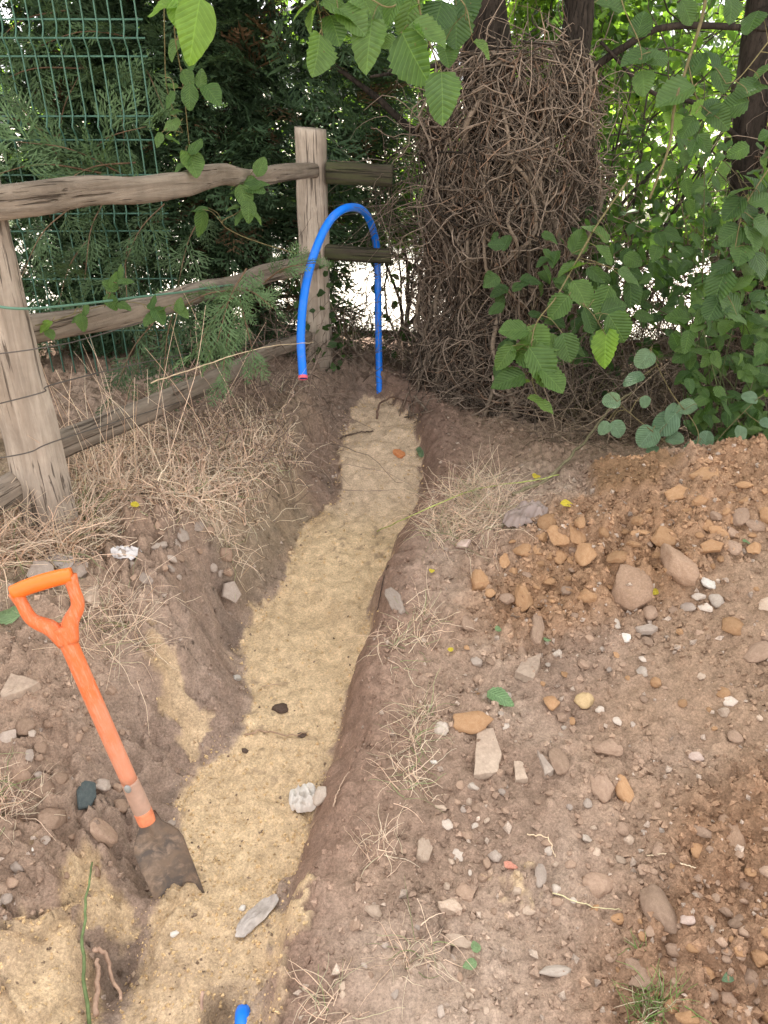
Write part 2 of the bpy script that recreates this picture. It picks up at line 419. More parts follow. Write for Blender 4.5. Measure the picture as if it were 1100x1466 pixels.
# extra sand dropped on the banks
def sand_patch(px, z, soft=.007):
    poly = [tuple(PZ(u, v, z)[:2]) for u, v in px]
    return 1 - sstep(-soft, soft, sdist(X, Y, poly) + fbm(X * 14, Y * 14, 44, 3) * .10 + fbm(X * 50, Y * 50, 4, 2) * .05)
sp = sand_patch([(235, 985), (300, 1005), (345, 1050), (335, 1085), (290, 1060), (245, 1020)], .04) * .75 * sstep(-.03, .10, fbm(X * 9, Y * 9, 45, 4))
sp = np.maximum(sp, .9 * sand_patch([(-40, 1330), (60, 1310), (130, 1330), (140, 1480), (120, 1700), (-100, 1700)], -.01))
sp = np.maximum(sp, sand_patch([(85, 1240), (130, 1225), (175, 1290), (160, 1340), (110, 1320)], -.02))
sp = np.maximum(sp, sand_patch([(60, 1225), (110, 1230), (110, 1265), (70, 1262)], -.0))
sp = np.maximum(sp, sand_patch([(285, 1385), (390, 1360), (410, 1420), (400, 1500), (340, 1480), (300, 1420)], -.03))
sp = np.maximum(sp, sand_patch([(395, 1275), (432, 1260), (420, 1335), (395, 1340)], -.02))
sp = np.maximum(sp, .8 * sand_patch([(710, 1255), (760, 1240), (760, 1285), (715, 1290)], .05))
H = H + sp * .007 * (1 - sandm)
SAND = np.clip(np.maximum(sandm, sp), 0, 1)
# lower end of the trench: sand thins out over brown soil
thin = sstep(1.10, .70, Y) * .95 * sstep(-.25, .3, fbm(X * 5, Y * 5, 55, 4) + .12)
# heap of orange clay and other zones
def zone(px, z, soft=.1, nz=.25, s=77):
    poly = [tuple(PZ(u, v, z)[:2]) for u, v in px]
    return 1 - sstep(-soft, soft, sdist(X, Y, poly) + fbm(X * 4, Y * 4, s, 4) * nz)
CLAY = zone([(690, 800), (760, 745), (870, 715), (980, 685), (1200, 650), (1300, 760), (1120, 800), (1000, 830), (860, 850), (760, 880), (700, 850)], .25, .13, .25)
LOOSE = zone([(860, 1300), (950, 1180), (1150, 1140), (1300, 1300), (1300, 1600), (850, 1600), (840, 1400)], .06, .1, .2, 78)
RIGHTB = zone([(930, 860), (1010, 820), (1150, 770), (1500, 760), (1500, 1300), (1000, 1200), (920, 1150), (900, 1000)], .14, .15, .35, 76)
DARKM = zone([(840, 668), (900, 655), (975, 690), (930, 720), (850, 712)], .3, .02, .05, 79)
GRASSY = zone([(-60, 640), (150, 620), (420, 560), (440, 660), (330, 740), (200, 730), (110, 830), (-80, 900)], .33, .07, .15, 80)
# relief
soilf = near_f * (1 - .8 * SAND)
w1, _ = worley(X / .085, Y / .085, 3); w2, i2 = worley(X / .036 + wob * 3, Y / .036, 8); w3, _ = worley(X / .016, Y / .016, 18)
rough = .7 + .9 * np.maximum(CLAY, LOOSE) + .9 * sstep(.0, .25, fbm(X * 3, Y * 3, 91, 3)) * sstep(.02, .1, SD) * (1 - side)
lump = sstep(.75, .1, w1) * .030 * sstep(.05, .3, fbm(X * 5, Y * 5, 14, 3) + .16) + sstep(.65, .1, w2) * .013 * (i2 > .25) * (.5 + i2) + sstep(.7, .1, w3) * .005
wallz = np.exp(-((SD - .05) / .05) ** 2) * side
H = H + soilf * (fbm(X * 2.2, Y * 2.2, 21, 4) * .06 + fbm(X * 9, Y * 9, 22, 4) * .035 + lump * rough * (1 - .75 * wallz) + fbm(X * 60, Y * 60, 23, 3) * .006)
wA, iA = worley(X / .060 + wob * 2.5, Y / .060 + wob, 33); wB, iB = worley(X / .027 + wob * 3, Y / .027, 34)
lb = near_f * (1 - SAND) * ((1 - side) * sstep(.02, .08, SD) + .35 * side * sstep(.16, .3, SD) + .5 * wallz)
H = H + lb * ((iA - .5) * .034 * sstep(-.12, .1, fbm(X * 3, Y * 3, 35, 3)) + (iB - .5) * .013)
# steps and ledges cut with the spade on the left side
led = fbm(X * 3.5 + Y * 1.5, Y * 3.5, 60, 3)
H = H + (1 - side) * sstep(.03, .12, SD) * sstep(.7, .3, SD) * (np.round(led * 9) / 9 - led) * .25 * near_f
# vertical scrape marks on the right wall
H = H + wallz * fbm(X * 7 + Y * 3, Y * 5, 61, 3) * .05
sandy = near_f * SAND
pit = np.maximum(sstep(.22, .30, fbm(X * 45, Y * 45, 106, 3)), sstep(.2, .28, fbm(X * 24, Y * 24, 107, 4)))
ws, _ = worley(X / .022, Y / .022, 71); wc, _ = worley(X / .05 + fbm(X * 20, Y * 20, 5, 2), Y / .05, 72)
crum = sstep(.0, .2, fbm(X * 4, Y * 4, 73, 3) + .03) * sstep(1.75, 1.0, Y) * 1.3 + .30
H = H + sandy * (fbm(X * 4.5, Y * 4.5, 24, 3) * .075 + fbm(X * 15, Y * 15, 25, 3) * .021 + (sstep(.7, .1, ws) * .008 + sstep(.62, .3, wc) * .010) * crum)
H = H + CLAY * near_f * (fbm(X * 7, Y * 7, 140, 3) * .05 + sstep(.7, .15, worley(X / .06, Y / .06, 141)[0]) * .016)
H = H - sandy * pit * .003 + DARKM * .03 * near_f
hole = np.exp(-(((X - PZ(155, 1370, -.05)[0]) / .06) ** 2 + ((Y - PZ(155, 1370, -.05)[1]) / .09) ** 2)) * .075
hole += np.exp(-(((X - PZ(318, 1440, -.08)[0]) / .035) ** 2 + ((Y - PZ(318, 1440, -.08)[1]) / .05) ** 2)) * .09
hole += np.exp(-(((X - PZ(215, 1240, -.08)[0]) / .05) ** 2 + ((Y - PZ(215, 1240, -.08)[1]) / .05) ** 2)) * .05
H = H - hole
H = np.where(np.hypot(X, Y - 2) > 12, 0, H)

def hgt(x, y):
    x = np.asarray(x, float); y = np.asarray(y, float)
    i = np.clip(np.searchsorted(gx, x) - 1, 0, len(gx) - 2); j = np.clip(np.searchsorted(gy, y) - 1, 0, len(gy) - 2)
    fx = (x - gx[i]) / (gx[i + 1] - gx[i]); fy = (y - gy[j]) / (gy[j + 1] - gy[j])
    return (H[j, i] * (1 - fx) + H[j, i + 1] * fx) * (1 - fy) + (H[j + 1, i] * (1 - fx) + H[j + 1, i + 1] * fx) * fy
def lookup(A, x, y):
    i = np.clip(np.searchsorted(gx, x), 0, len(gx) - 1); j = np.clip(np.searchsorted(gy, y), 0, len(gy) - 1); return A[j, i]
def G(u, v):
    """where the sight line through a photo point meets the ground"""
    r = ray(u, v); t = np.linspace(.6, 9, 1700)
    p = CAM + r * t[:, None]; below = p[:, 2] < hgt(p[:, 0], p[:, 1])
    k = int(np.argmax(below)) if below.any() else len(t) - 1
    q = p[k].copy(); q[2] = float(hgt(q[0], q[1])); return q
def gdepth(u, v): return float((G(u, v) - CAM) @ FW)

# ------------------------------------------------------------------ ground: colours of the soils, darker inside the holes
def cmix(a, b, f): return a + (b - a) * f[..., None]
one = np.ones(X.shape + (1,))
C = one * np.array([.315, .217, .157])
C = cmix(C, np.array([.365, .268, .203]), sstep(-.12, .22, fbm(X * 2.5, Y * 2.5, 101, 4)))                # paler greyish topsoil
C = cmix(C, np.array([.25, .168, .122]), .7 * sstep(.02, .25, fbm(X * 4, Y * 4, 102, 4)))                # browner patches
C = cmix(C, np.array([.285, .185, .12]), .75 * RIGHTB)
C = cmix(C, np.array([.33, .19, .105]), (.78 + .3 * fbm(X * 7, Y * 7, 120, 3)) * CLAY)
C = cmix(C, np.array([.27, .155, .09]), .8 * LOOSE)
C = cmix(C, np.array([.24, .14, .075]), .9 * DARKM)
damp = sstep(.27, .05, SD + wob * .6) * sstep(-.01, .02, SD) * side                                                # damp subsoil of the cut wall
C = cmix(C, np.array([.235, .147, .107]), .8 * damp)
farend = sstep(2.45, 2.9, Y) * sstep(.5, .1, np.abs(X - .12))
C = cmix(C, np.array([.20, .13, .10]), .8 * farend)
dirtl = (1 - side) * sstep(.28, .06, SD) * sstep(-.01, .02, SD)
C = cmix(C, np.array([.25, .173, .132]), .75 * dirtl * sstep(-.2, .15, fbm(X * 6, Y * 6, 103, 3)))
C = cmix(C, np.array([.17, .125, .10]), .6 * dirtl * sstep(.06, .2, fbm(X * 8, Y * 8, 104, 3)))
C = cmix(C, np.array([.30, .23, .15]), .6 * GRASSY)
sc_ = cmix(one * np.array([.61, .445, .275]), np.array([.54, .39, .24]), sstep(-.15, .2, fbm(X * 5, Y * 5, 105, 4)))
sc_ = cmix(sc_, np.array([.575, .425, .30]), sstep(2.35, 2.7, Y) * .9)                                     # greyer sand at the far end
specks = (.25 + .75 * sstep(-.05, .12, fbm(X * 3.5, Y * 3.5, 109, 3))) * np.maximum(sstep(.22, .28, fbm(X * 45, Y * 45, 106, 3)), sstep(.24, .29, fbm(X * 34, Y * 34, 107, 4))) * .6
sc_ = cmix(sc_, np.array([.42, .29, .165]), .8 * sstep(.05, .22, fbm(X * 3.2, Y * 3.2, 108, 4)))      # damper, browner sand
sc_ = cmix(sc_, np.array([.20, .14, .095]), specks)
mixn = fbm(X * 28, Y * 28, 130, 4) * 2.6 + fbm(X * 7, Y * 7, 131, 3) * 1.6
S2 = np.where(np.abs(SD + wob * .55) < .05, sstep(-.25, .25, -(SD + wob * .55) / .03 + mixn * .55), SAND)
S2 = np.clip(np.maximum(S2, sp * sstep(-.35, .15, mixn + .1)) * (1 - thin * .75), 0, 1)
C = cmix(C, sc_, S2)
C = cmix(C, np.array([.12, .09, .07]), np.clip(hole * 6, 0, .5))  # soil colour darkens with the depth of each hole
C = cmix(C, np.array([.42, .37, .30]), sstep(4.2, 5.0, np.hypot(X, Y - 1.2)))
nx, ny = len(gx), len(gy)
mb = MB()
idx = np.arange(nx * ny).reshape(ny, nx)
Fq = np.stack([idx[:-1, :-1], idx[:-1, 1:], idx[1:, 1:], idx[1:, :-1]], -1).reshape(-1, 4)
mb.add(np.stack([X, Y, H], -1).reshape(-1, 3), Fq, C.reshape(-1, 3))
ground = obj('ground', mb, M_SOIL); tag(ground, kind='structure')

# pale driveway behind the hedge
M_DRIVE = m_plain('pale_gravel', (.62, .56, .49), .9, .2, .12, 60, .004)
mb = MB(); xs = np.linspace(-30, 30, 61); ys = np.linspace(4.75, 8.6, 12)
XX, YY = np.meshgrid(xs, ys); ZZ = hgt(XX, YY) * 0 + .03 + .0 * XX
ed = fbm(XX * 1.3, YY * 0, 7, 2) * .5
YY = YY + ed * ((YY < 4.8) | (YY > 8.5))
ii = np.arange(XX.size).reshape(XX.shape)
mb.add(np.stack([XX, YY, ZZ + .02], -1).reshape(-1, 3), np.stack([ii[:-1, :-1], ii[:-1, 1:], ii[1:, 1:], ii[1:, :-1]], -1).reshape(-1, 4))
tag(obj('driveway', mb, M_DRIVE), kind='structure')

# ------------------------------------------------------------------ loose crumbs of soil (uncountable)
def icos(sub):
    t = (1 + 5 ** .5) / 2
    v = [(-1, t, 0), (1, t, 0), (-1, -t, 0), (1, -t, 0), (0, -1, t), (0, 1, t), (0, -1, -t), (0, 1, -t), (t, 0, -1), (t, 0, 1), (-t, 0, -1), (-t, 0, 1)]
    f = [(0, 11, 5), (0, 5, 1), (0, 1, 7), (0, 7, 10), (0, 10, 11), (1, 5, 9), (5, 11, 4), (11, 10, 2), (10, 7, 6), (7, 1, 8), (3, 9, 4), (3, 4, 2), (3, 2, 6), (3, 6, 8), (3, 8, 9), (4, 9, 5), (2, 4, 11), (6, 2, 10), (8, 6, 7), (9, 8, 1)]
    v = [unit(p) for p in v]
    for _ in range(sub):
        nf = []; cache = {}
        def mid(a, b):
            k = (min(a, b), max(a, b))
            if k not in cache: cache[k] = len(v); v.append(unit((v[a] + v[b]) / 2))
            return cache[k]
        for a, b, c in f:
            ab, bc, ca = mid(a, b), mid(b, c), mid(c, a); nf += [(a, ab, ca), (b, bc, ab), (c, ca, bc), (ab, bc, ca)]
        f = nf
    return np.array(v), np.array(f)
IC0 = icos(0); IC2 = icos(2)
OCT = (np.array([(1, 0, 0), (-1, 0, 0), (0, 1, 0), (0, -1, 0), (0, 0, 1), (0, 0, -1)], float), np.array([(0, 2, 4), (2, 1, 4), (1, 3, 4), (3, 0, 4), (2, 0, 5), (1, 2, 5), (3, 1, 5), (0, 3, 5)]))
cr_protos = []
for k in range(8):
    r = np.random.default_rng(k); v = OCT[0] * (1.1 + r.uniform(-.3, .3, (6, 1))) + r.normal(0, .18, (6, 3)); cr_protos.append(v)
def crumbs(name, n, dens, smin, smax, power, cfac=(.8, 1.35), tint=None, box=(-1.9, 2.0, .35, 3.6)):
    x = rng.uniform(box[0], box[1], n * 14); y = rng.uniform(box[2], box[3], n * 14)
    vis = np.abs(x) < (.62 * (y * .9 + .55) + .35)                       # only the ground within the view and a step beside it
    keep = (rng.random(n * 14) < dens(x, y)) & vis; x = x[keep][:n]; y = y[keep][:n]; m = len(x)
    s = smin + (smax - smin) * rng.random(m) ** power
    z = hgt(x, y) + s * .25
    c = lookup(C, x, y) * rng.uniform(cfac[0], cfac[1], (m, 1))
    if name == 'sand_crumbs': c = np.array([.60, .42, .23]) * rng.uniform(.8, 1.15, (m, 1))
    if tint is not None:
        tt, pr = tint; q = rng.random(m) < pr; c[q] = np.array(tt) * rng.uniform(.7, 1.2, (q.sum(), 1))
    mb = MB()
    for k in range(8):
        q = np.arange(m) % 8 == k; kq = int(q.sum())
        if not kq: continue
        a = rvec(kq); W, T, N = frames(a, rvec(kq))
        ss = s[q][:, None] * rng.uniform(.6, 1.15, (kq, 3))
        scatter(mb, cr_protos[k], OCT[1], np.stack([x[q], y[q], z[q]], 1), W, T, N, ss, c[q])
    o = obj(name, mb, M_CRUMB, smooth=False)
    return o
dl = lambda x, y: lookup(LOOSE, x, y); dc = lambda x, y: lookup(CLAY, x, y); dsn = lambda x, y: lookup(SAND, x, y); dsd = lambda x, y: lookup(SD, x, y)
right_of = lambda x, y: (x > np.interp(y, cy_, cx_)).astype(float)
tag(crumbs('soil_crumbs', 33000, lambda x, y: (.10 + .55 * dl(x, y) + .45 * dc(x, y) + .25 * sstep(-.1, .15, fbm(x * 5, y * 5, 201, 3))) * (1 - dsn(x, y)) * right_of(x, y) * sstep(.05, .12, dsd(x, y)),
    .0018, .011, 3.2, tint=((.44, .34, .27), .07)), 'loose brown soil crumbs and grit strewn over the bank right of the trench', 'soil', kind='stuff')
tag(crumbs('soil_crumbs', 17000, lambda x, y: (.08 + .4 * sstep(-.05, .15, fbm(x * 5, y * 5, 202, 3))) * (1 - dsn(x, y)) * (1 - right_of(x, y)),
    .0018, .010, 3.2, tint=((.42, .33, .27), .12)), 'loose grey brown soil crumbs on the bank around the shovel', 'soil', kind='stuff')
tag(crumbs('sand_crumbs', 9000, lambda x, y: np.maximum(dsn(x, y), sstep(.045, .0, dsd(x, y)) * .7) * (.12 + .6 * sstep(1.6, 1.0, y) + .5 * sstep(.05, .0, np.abs(dsd(x, y)))),
    .0015, .0055, 2.6, cfac=(.85, 1.15), tint=((.24, .17, .12), .12)), 'crumbs of yellow sand lying loose along the trench floor', 'sand', kind='stuff')

# ------------------------------------------------------------------ post-and-rail fence
def beam(name, parent, p0, p1, w, h, m, side_dir, seed, rings=30, n=14, square=3.0, taper=(1, 1), wav=.012, bend=None, topcut=0):
    """cleft timber: an irregular rounded-rectangular section swept along local Z"""
    p0 = np.asarray(p0, float); p1 = np.asarray(p1, float); L = np.linalg.norm(p1 - p0); az = (p1 - p0) / L
    ax = np.asarray(side_dir, float); ax = unit(ax - az * (ax @ az)); ay = np.cross(az, ax)
    t = np.linspace(0, 1, rings); a = np.arange(n) / n * 2 * math.pi
    ca, sa = np.cos(a), np.sin(a)
    rr = (np.abs(ca) ** square + np.abs(sa) ** square) ** (-1 / square)
    tp = taper[0] + (taper[1] - taper[0]) * t
    TT, AA = np.meshgrid(t * L, a, indexing='ij')
    dn = 1 + .07 * fbm(TT * 9 + seed, AA * 3.2 + seed, seed + 2, 3) + .20 * fbm(TT * 4 + seed, np.cos(AA) * 1.1 + np.sin(AA) * .7 + seed, seed, 3) + .16 * fbm(TT * 1.2, AA * 1.3 + seed * 3, seed + 5, 2)
    x = w / 2 * (rr * ca)[None] * tp[:, None] * dn; y = h / 2 * (rr * sa)[None] * tp[:, None] * dn
    cx = fbm(t * L * 2.2 + seed * 7, t * 0 + 1.5, seed + 9, 2) * wav * 2; cyy = fbm(t * L * 2.2 + seed * 5, t * 0 + 4.5, seed + 19, 2) * wav * 2
    if bend is not None: cyy = cyy + np.interp(t, [b[0] for b in bend], [b[1] for b in bend])
    x = x + cx[:, None]; y = y + cyy[:, None]; z = np.repeat((t * L)[:, None], n, 1)
    if topcut: z[-1] += topcut * ca
    V = np.stack([x, y, z], -1).reshape(-1, 3); mb = MB()
    k = np.arange(rings - 1)[:, None] * n; s0 = np.arange(n)[None]; s1 = (s0 + 1) % n
    mb.add(V, np.stack([k + s0, k + s1, k + n + s1, k + n + s0], -1).reshape(-1, 4))
    for e, fl in ((0, True), (rings - 1, False)):
        i = np.arange(n) + e * n; c = mb.n; mb.v.append(V[i].mean(0, keepdims=True) + [[0, 0, (.004 if not fl else -.004)]]); mb.n += 1
        j = np.roll(i, -1); tri = np.stack([np.full(n, c), i, j] if not fl else [np.full(n, c), j, i], 1); mb.t.append(tri)
    o = link(name, mb.mesh(name), m)
    place(o, parent, p0, ax, ay, az)
    return o
NP = np.array([-.985, 1.88, .30]); FP = np.array([-.315, 3.56, .20])
fence = empty('wooden_fence', NP)
tag(fence, 'weathered cleft post and rail fence sloping away beside the trench', 'fence')
fd = unit((FP - NP) * [1, 1, 0]); fn = np.array([fd[1], -fd[0], 0])
beam('post', fence, NP + [0.03, 0, -.05], NP + [.035, .02, 1.02], .128, .115, M_POST, [1, -.3, 0], 3, 60, 22, 3.4, (1.02, .92), .018)
beam('post', fence, FP + [0.0, 0, -.05], FP + [.005, .0, 1.085], .124, .085, M_POST, [1, -.1, 0], 4, 34, 16, 5, (1, 1.0), .008, topcut=-.006)
TL, TR = PY(-40, 292, 1.78), PY(452, 243, 3.53)
ML, MR = PY(8, 482, 1.95), PY(452, 372, 3.53)
BL, BR = PY(66, 648, 1.95), PY(440, 482, 3.5)
fr = fn
beam('rail', fence, TL, TR, .05, .072, M_RAIL, fr, 11, 90, 20, 4.0, (1.1, .8), .026, bend=[(0, 0), (.3, .004), (.45, .012), (.6, -.012), (1, 0)])
beam('rail', fence, ML, MR, .05, .074, M_RAIL, fr, 12, 90, 20, 3.6, (1.0, .95), .022, bend=[(0, 0), (.5, .02), (1, 0)])
beam('rail', fence, BL, BR, .05, .070, M_RAIL, fr, 13, 90, 20, 3.6, (1.1, .9), .018)
QP = NP - fd * 1.75
beam('post', fence, QP + [0.0, 0, -.1], QP + [-.01, .02, 1.0], .14, .12, M_POST, [1, -.3, 0], 6, 34, 16, 2.6, (1.1, .9), .014)
beam('rail', fence, QP + [0, 0, .93], NP + [-.055, -.04, .955], .055, .08, M_RAIL, fr, 14, 30, 12, 2.6, (1, 1), .02)
beam('rail', fence, QP + [0, 0, .52], NP + [-.02, .02, .58], .055, .085, M_RAIL, fr, 18, 30, 12, 2.6, (1, .95), .02)
beam('rail', fence, QP + [0, 0, .18], NP + [-.01, .02, .21], .06, .10, M_RAIL, fr, 15, 24, 12, 2.6, (1, .9), .02)
beam('rail', fence, PY(468, 247, 3.53), PY(562, 252, 3.50), .05, .085, M_MOSSY, [0, -1, 0], 16, 20, 12, 4, (1, 1), .008)
beam('rail', fence, PY(466, 362, 3.53), PY(560, 366, 3.50), .05, .065, M_MOSSY, [0, -1, 0], 17, 20, 12, 3, (1, 1), .012)
M_GWIRE = m_plain('green_coated_wire', (.10, .20, .14), .5, .4, .1)
M_WIRE = m_plain('rusty_wire', (.09, .075, .065), .6, .4, .2)
def wire(name, parent, pts, r, m, n=40, sides=6):
    mb = MB(); tubes(mb, spline(pts, n)[None], np.full((1, n), r), sides, cap=True); return obj(name, mb, m, parent)
wire('wire', fence, [PY(-30, 434, 1.78), PY(30, 442, 1.8), PY(110, 436, 2.0), PY(200, 425, 2.3), PY(262, 418, 2.5), PY(300, 412, 2.7), PY(430, 395, 3.45)], .0035, M_GWIRE)
wire('wire', fence, [PY(-30, 585, 1.78), PY(60, 562, 1.79), PY(85, 548, 1.86), PY(250, 510, 2.5), PY(430, 480, 3.45)], .0018, M_WIRE)
wire('wire', fence, [PY(-30, 660, 1.78), PY(40, 648, 1.79), PY(90, 628, 1.86), PY(260, 575, 2.5)], .0018, M_WIRE)
wire('wire', fence, [PY(-30, 510, 1.79), PY(60, 498, 1.80), PY(140, 480, 2.1), PY(300, 430, 2.7)], .0016, M_WIRE)

# ------------------------------------------------------------------ green welded mesh panel behind the fence
panel = empty('mesh_fence', (-1.9, 3.42, float(hgt(-1.9, 3.42))))
tag(panel, 'green welded wire mesh fence panel in front of the conifers', 'mesh fence')
M_MESH = m_plain('green_mesh_wire', (.065, .15, .105), .45, .4, .15, 15)
py0 = 3.45
zz = np.linspace(.12, 1.93, 90)
foldz = [1.60, 1.30, .94, .50]
def pyat(z):
    o = 0
    for f in foldz: o = o + np.maximum(0, 1 - np.abs(z - f) / .035) * .03
    return py0 - o
for k in range(39):
    x = -2.85 + k * .0505
    mb = MB(); tubes(mb, np.stack([np.full(90, x), pyat(zz) + .02 * x, zz], 1)[None], np.full((1, 90), .0034), 5, cap=True)
    obj('wire', mb, M_MESH, panel)
for z in [1.66, 1.60, 1.54, 1.335, 1.25, 1.12, .97, .90, .70, .53, .47, .25]:
    xs = np.linspace(-2.87, -.91, 12); mb = MB()
    tubes(mb, np.stack([xs, py0 + .006 + .02 * xs, np.full(12, z)], 1)[None], np.full((1, 12), .0038), 5, cap=True); obj('wire', mb, M_MESH, panel)

# ------------------------------------------------------------------ conifers
def spray_proto(seed, n=13, sub=6):
    r = np.random.default_rng(seed); V = []; F = []
    def ribbon(p, d, L, w, nrm):
        s = np.cross(d, nrm); s /= np.linalg.norm(s) + 1e-9; i = len(V)
        V.extend([p, p + d * L * .45 + s * w * .62, p + d * L, p + d * L * .45 - s * w * .62]); F.extend([(i, i + 1, i + 2), (i, i + 2, i + 3)])
    for k in range(n):
        t = (k + .6) / n; p = np.array([.03 * math.sin(t * 5 + seed), t * .82, -.22 * t * t]); sd = 1 if k % 2 else -1
        d = unit([sd * (.75 + r.uniform(-.12, .12)), .62, r.uniform(-.25, .12) - .15])
        L = (.46 * (1 - t) ** .8 + .08) * r.uniform(.75, 1.1); nrm = unit([r.uniform(-.3, .3), r.uniform(-.3, .3), 1])
        ribbon(p, d, L, .028, nrm)
        for q in range(sub):
            tt = (q + .5) / sub; p2 = p + d * L * tt; s2 = 1 if q % 2 else -1
            d2 = unit(d * .75 + np.array([-sd * .0, .55, 0]) + s2 * .65 * unit(np.cross(nrm, d)) + r.normal(0, .12, 3))
            ribbon(p2, d2, L * (.42 * (1 - tt) + .16), .024, unit(nrm + r.normal(0, .5, 3)))
    for k in range(5):
        ribbon(np.array([.03 * math.sin(k / 5 * 5 + seed), k / 5 * .9, -.22 * (k / 5) ** 2]), unit([0.03, 1, -.3 * k / 5]), .22, .022, np.array([0, 0, 1.0]))
    return np.array(V), np.array(F)
SPR = [spray_proto(i) for i in range(5)]
def conifer(name, label, base, rad, height, n, smin, smax, zlo, dark=1.0, front=None):
    t = empty(name, base); tag(t, label, 'tree', 'conifers behind the fence')
    mb = MB(); K = 14
    pts = np.stack([base[0] + .05 * np.sin(np.linspace(0, 3, K)), np.full(K, base[1]), base[2] + np.linspace(0, height, K)], 1)
    tubes(mb, pts[None], np.linspace(.11, .015, K)[None], 9); obj('trunk', mb, M_BARK, t)
    mb = MB(); nb = 70
    z = zlo + .1 + rng.random(nb) * (height - zlo - .3); az = rng.uniform(0, 2 * math.pi, nb)
    R = rad * (1 - .55 * (z / height) ** 1.5)
    st = np.stack([np.full(nb, base[0]), np.full(nb, base[1]), base[2] + z], 1)
    br = wander(nb, 7, st, np.stack([np.cos(az), np.sin(az), np.full(nb, .35)], 1), R * .95, .08, gravity=.07)
    tubes(mb, br, np.linspace(.016, .003, 7)[None].repeat(nb, 0), 4, np.array([.09, .065, .05]))
    tag(obj('branches', mb, M_STEM, t), kind='stuff')
    mb = MB()
    zc = zlo + rng.random(n) * (min(height, 2.5) - zlo); az = rng.uniform(0, 2 * math.pi, n)
    if front: az = np.where(rng.random(n) < front, rng.uniform(math.pi * 1.05, math.pi * 1.95, n), az)
    R = rad * (1 - .6 * (zc / height) ** 1.6) * (1 + .35 * fbm(az * 1.3 + base[0] * 7, zc * 2.2, 301, 3))
    r = R * (.45 + .55 * np.sqrt(rng.random(n)))
    pos = np.stack([base[0] + np.cos(az) * r, base[1] + np.sin(az) * r, base[2] + zc], 1)
    T = np.stack([np.cos(az), np.sin(az), rng.uniform(-.35, .45, n)], 1) + rng.normal(0, .35, (n, 3))
    W, T, N = frames(T, np.array([[0, 0, 1.0]]) + rng.normal(0, .5, (n, 3)))
    s = rng.uniform(smin, smax, n) * np.where(zc > 2.3, 1.7, 1)
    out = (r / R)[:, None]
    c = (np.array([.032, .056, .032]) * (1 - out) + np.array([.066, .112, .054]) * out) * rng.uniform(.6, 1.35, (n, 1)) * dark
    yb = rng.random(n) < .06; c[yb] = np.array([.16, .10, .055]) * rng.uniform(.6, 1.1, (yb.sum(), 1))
    for k in range(5):
        q = np.arange(n) % 5 == k
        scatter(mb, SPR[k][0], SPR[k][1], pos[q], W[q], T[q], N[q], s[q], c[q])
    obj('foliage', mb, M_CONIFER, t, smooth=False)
    return t
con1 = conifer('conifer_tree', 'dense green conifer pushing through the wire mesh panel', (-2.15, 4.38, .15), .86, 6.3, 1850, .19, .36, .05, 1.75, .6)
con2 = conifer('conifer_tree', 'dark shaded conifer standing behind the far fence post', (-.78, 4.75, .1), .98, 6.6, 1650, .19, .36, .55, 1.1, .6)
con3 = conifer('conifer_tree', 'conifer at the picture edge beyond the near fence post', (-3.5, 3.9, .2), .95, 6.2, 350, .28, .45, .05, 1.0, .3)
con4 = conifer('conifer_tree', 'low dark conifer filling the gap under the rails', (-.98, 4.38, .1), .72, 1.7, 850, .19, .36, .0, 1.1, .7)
# sprigs reaching forward over the rails
def sprigs(parent, lst, base_dir=None, bright=1.0):
    mb = MB(); sb = MB()
    for (u, v, d, L, ang, n) in lst:
        p = P(u, v, d); a = math.radians(ang); D = unit(math.cos(a) * RT + math.sin(a) * UP - .35 * FW)
        L = L / FPX * d
        st = spline([p - D * L * .5 + FW * .22 * L, p, p + D * L * .5 - UP * .12 * L], 10)
        tubes(sb, st[None], np.linspace(.004, .0012, 10)[None], 4, np.array([.16, .10, .06]))
        for k in range(n):
            q = st[min(9, int(10 * (k + .5) / n))]
            T = unit(D + rng.normal(0, .55, 3)); W, T, N = frames(T[None], (-FW * .8 + UP * .5 + rng.normal(0, .45, 3))[None])
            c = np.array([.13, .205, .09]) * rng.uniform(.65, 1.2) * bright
            pr = SPR[rng.integers(5)]
            scatter(mb, pr[0], pr[1], q[None], W, T, N, np.array([L * rng.uniform(.4, .62)]), c[None])
    tag(obj('sprig_stems', sb, M_STEM, parent), kind='stuff'); o2 = obj('sprigs', mb, M_CONIFER, parent, smooth=False)
    return o2
sprigs(con1, [(105, 215, 3.05, 150, 165, 9), (60, 235, 3.0, 140, 190, 9), (150, 200, 3.1, 150, 20, 8), (90, 160, 3.2, 130, 60, 7), (40, 100, 3.1, 150, 210, 8), (120, 45, 3.2, 150, 200, 9),
              (30, 30, 3.1, 140, 230, 8), (215, 110, 3.2, 110, 300, 7), (175, 150, 3.25, 130, 280, 8), (60, 190, 3.05, 110, 120, 6), (20, 170, 3.1, 120, 170, 7), (130, 240, 3.05, 120, 210, 7), (90, 75, 3.3, 120, 330, 7)], bright=.9)
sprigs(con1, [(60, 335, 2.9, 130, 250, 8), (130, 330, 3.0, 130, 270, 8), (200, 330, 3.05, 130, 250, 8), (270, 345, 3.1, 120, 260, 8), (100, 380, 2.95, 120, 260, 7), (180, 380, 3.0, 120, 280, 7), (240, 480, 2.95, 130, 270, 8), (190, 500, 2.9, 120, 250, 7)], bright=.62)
sprigs(con1, [(330, 425, 2.62, 120, 255, 10), (310, 450, 2.6, 110, 240, 9), (350, 455, 2.65, 100, 290, 8), (325, 490, 2.62, 90, 265, 8), (300, 420, 2.62, 80, 200, 6), (365, 420, 2.65, 70, 330, 6), (405, 385, 2.9, 70, 20, 6), (425, 378, 2.95, 60, 10, 5)], bright=1.15)

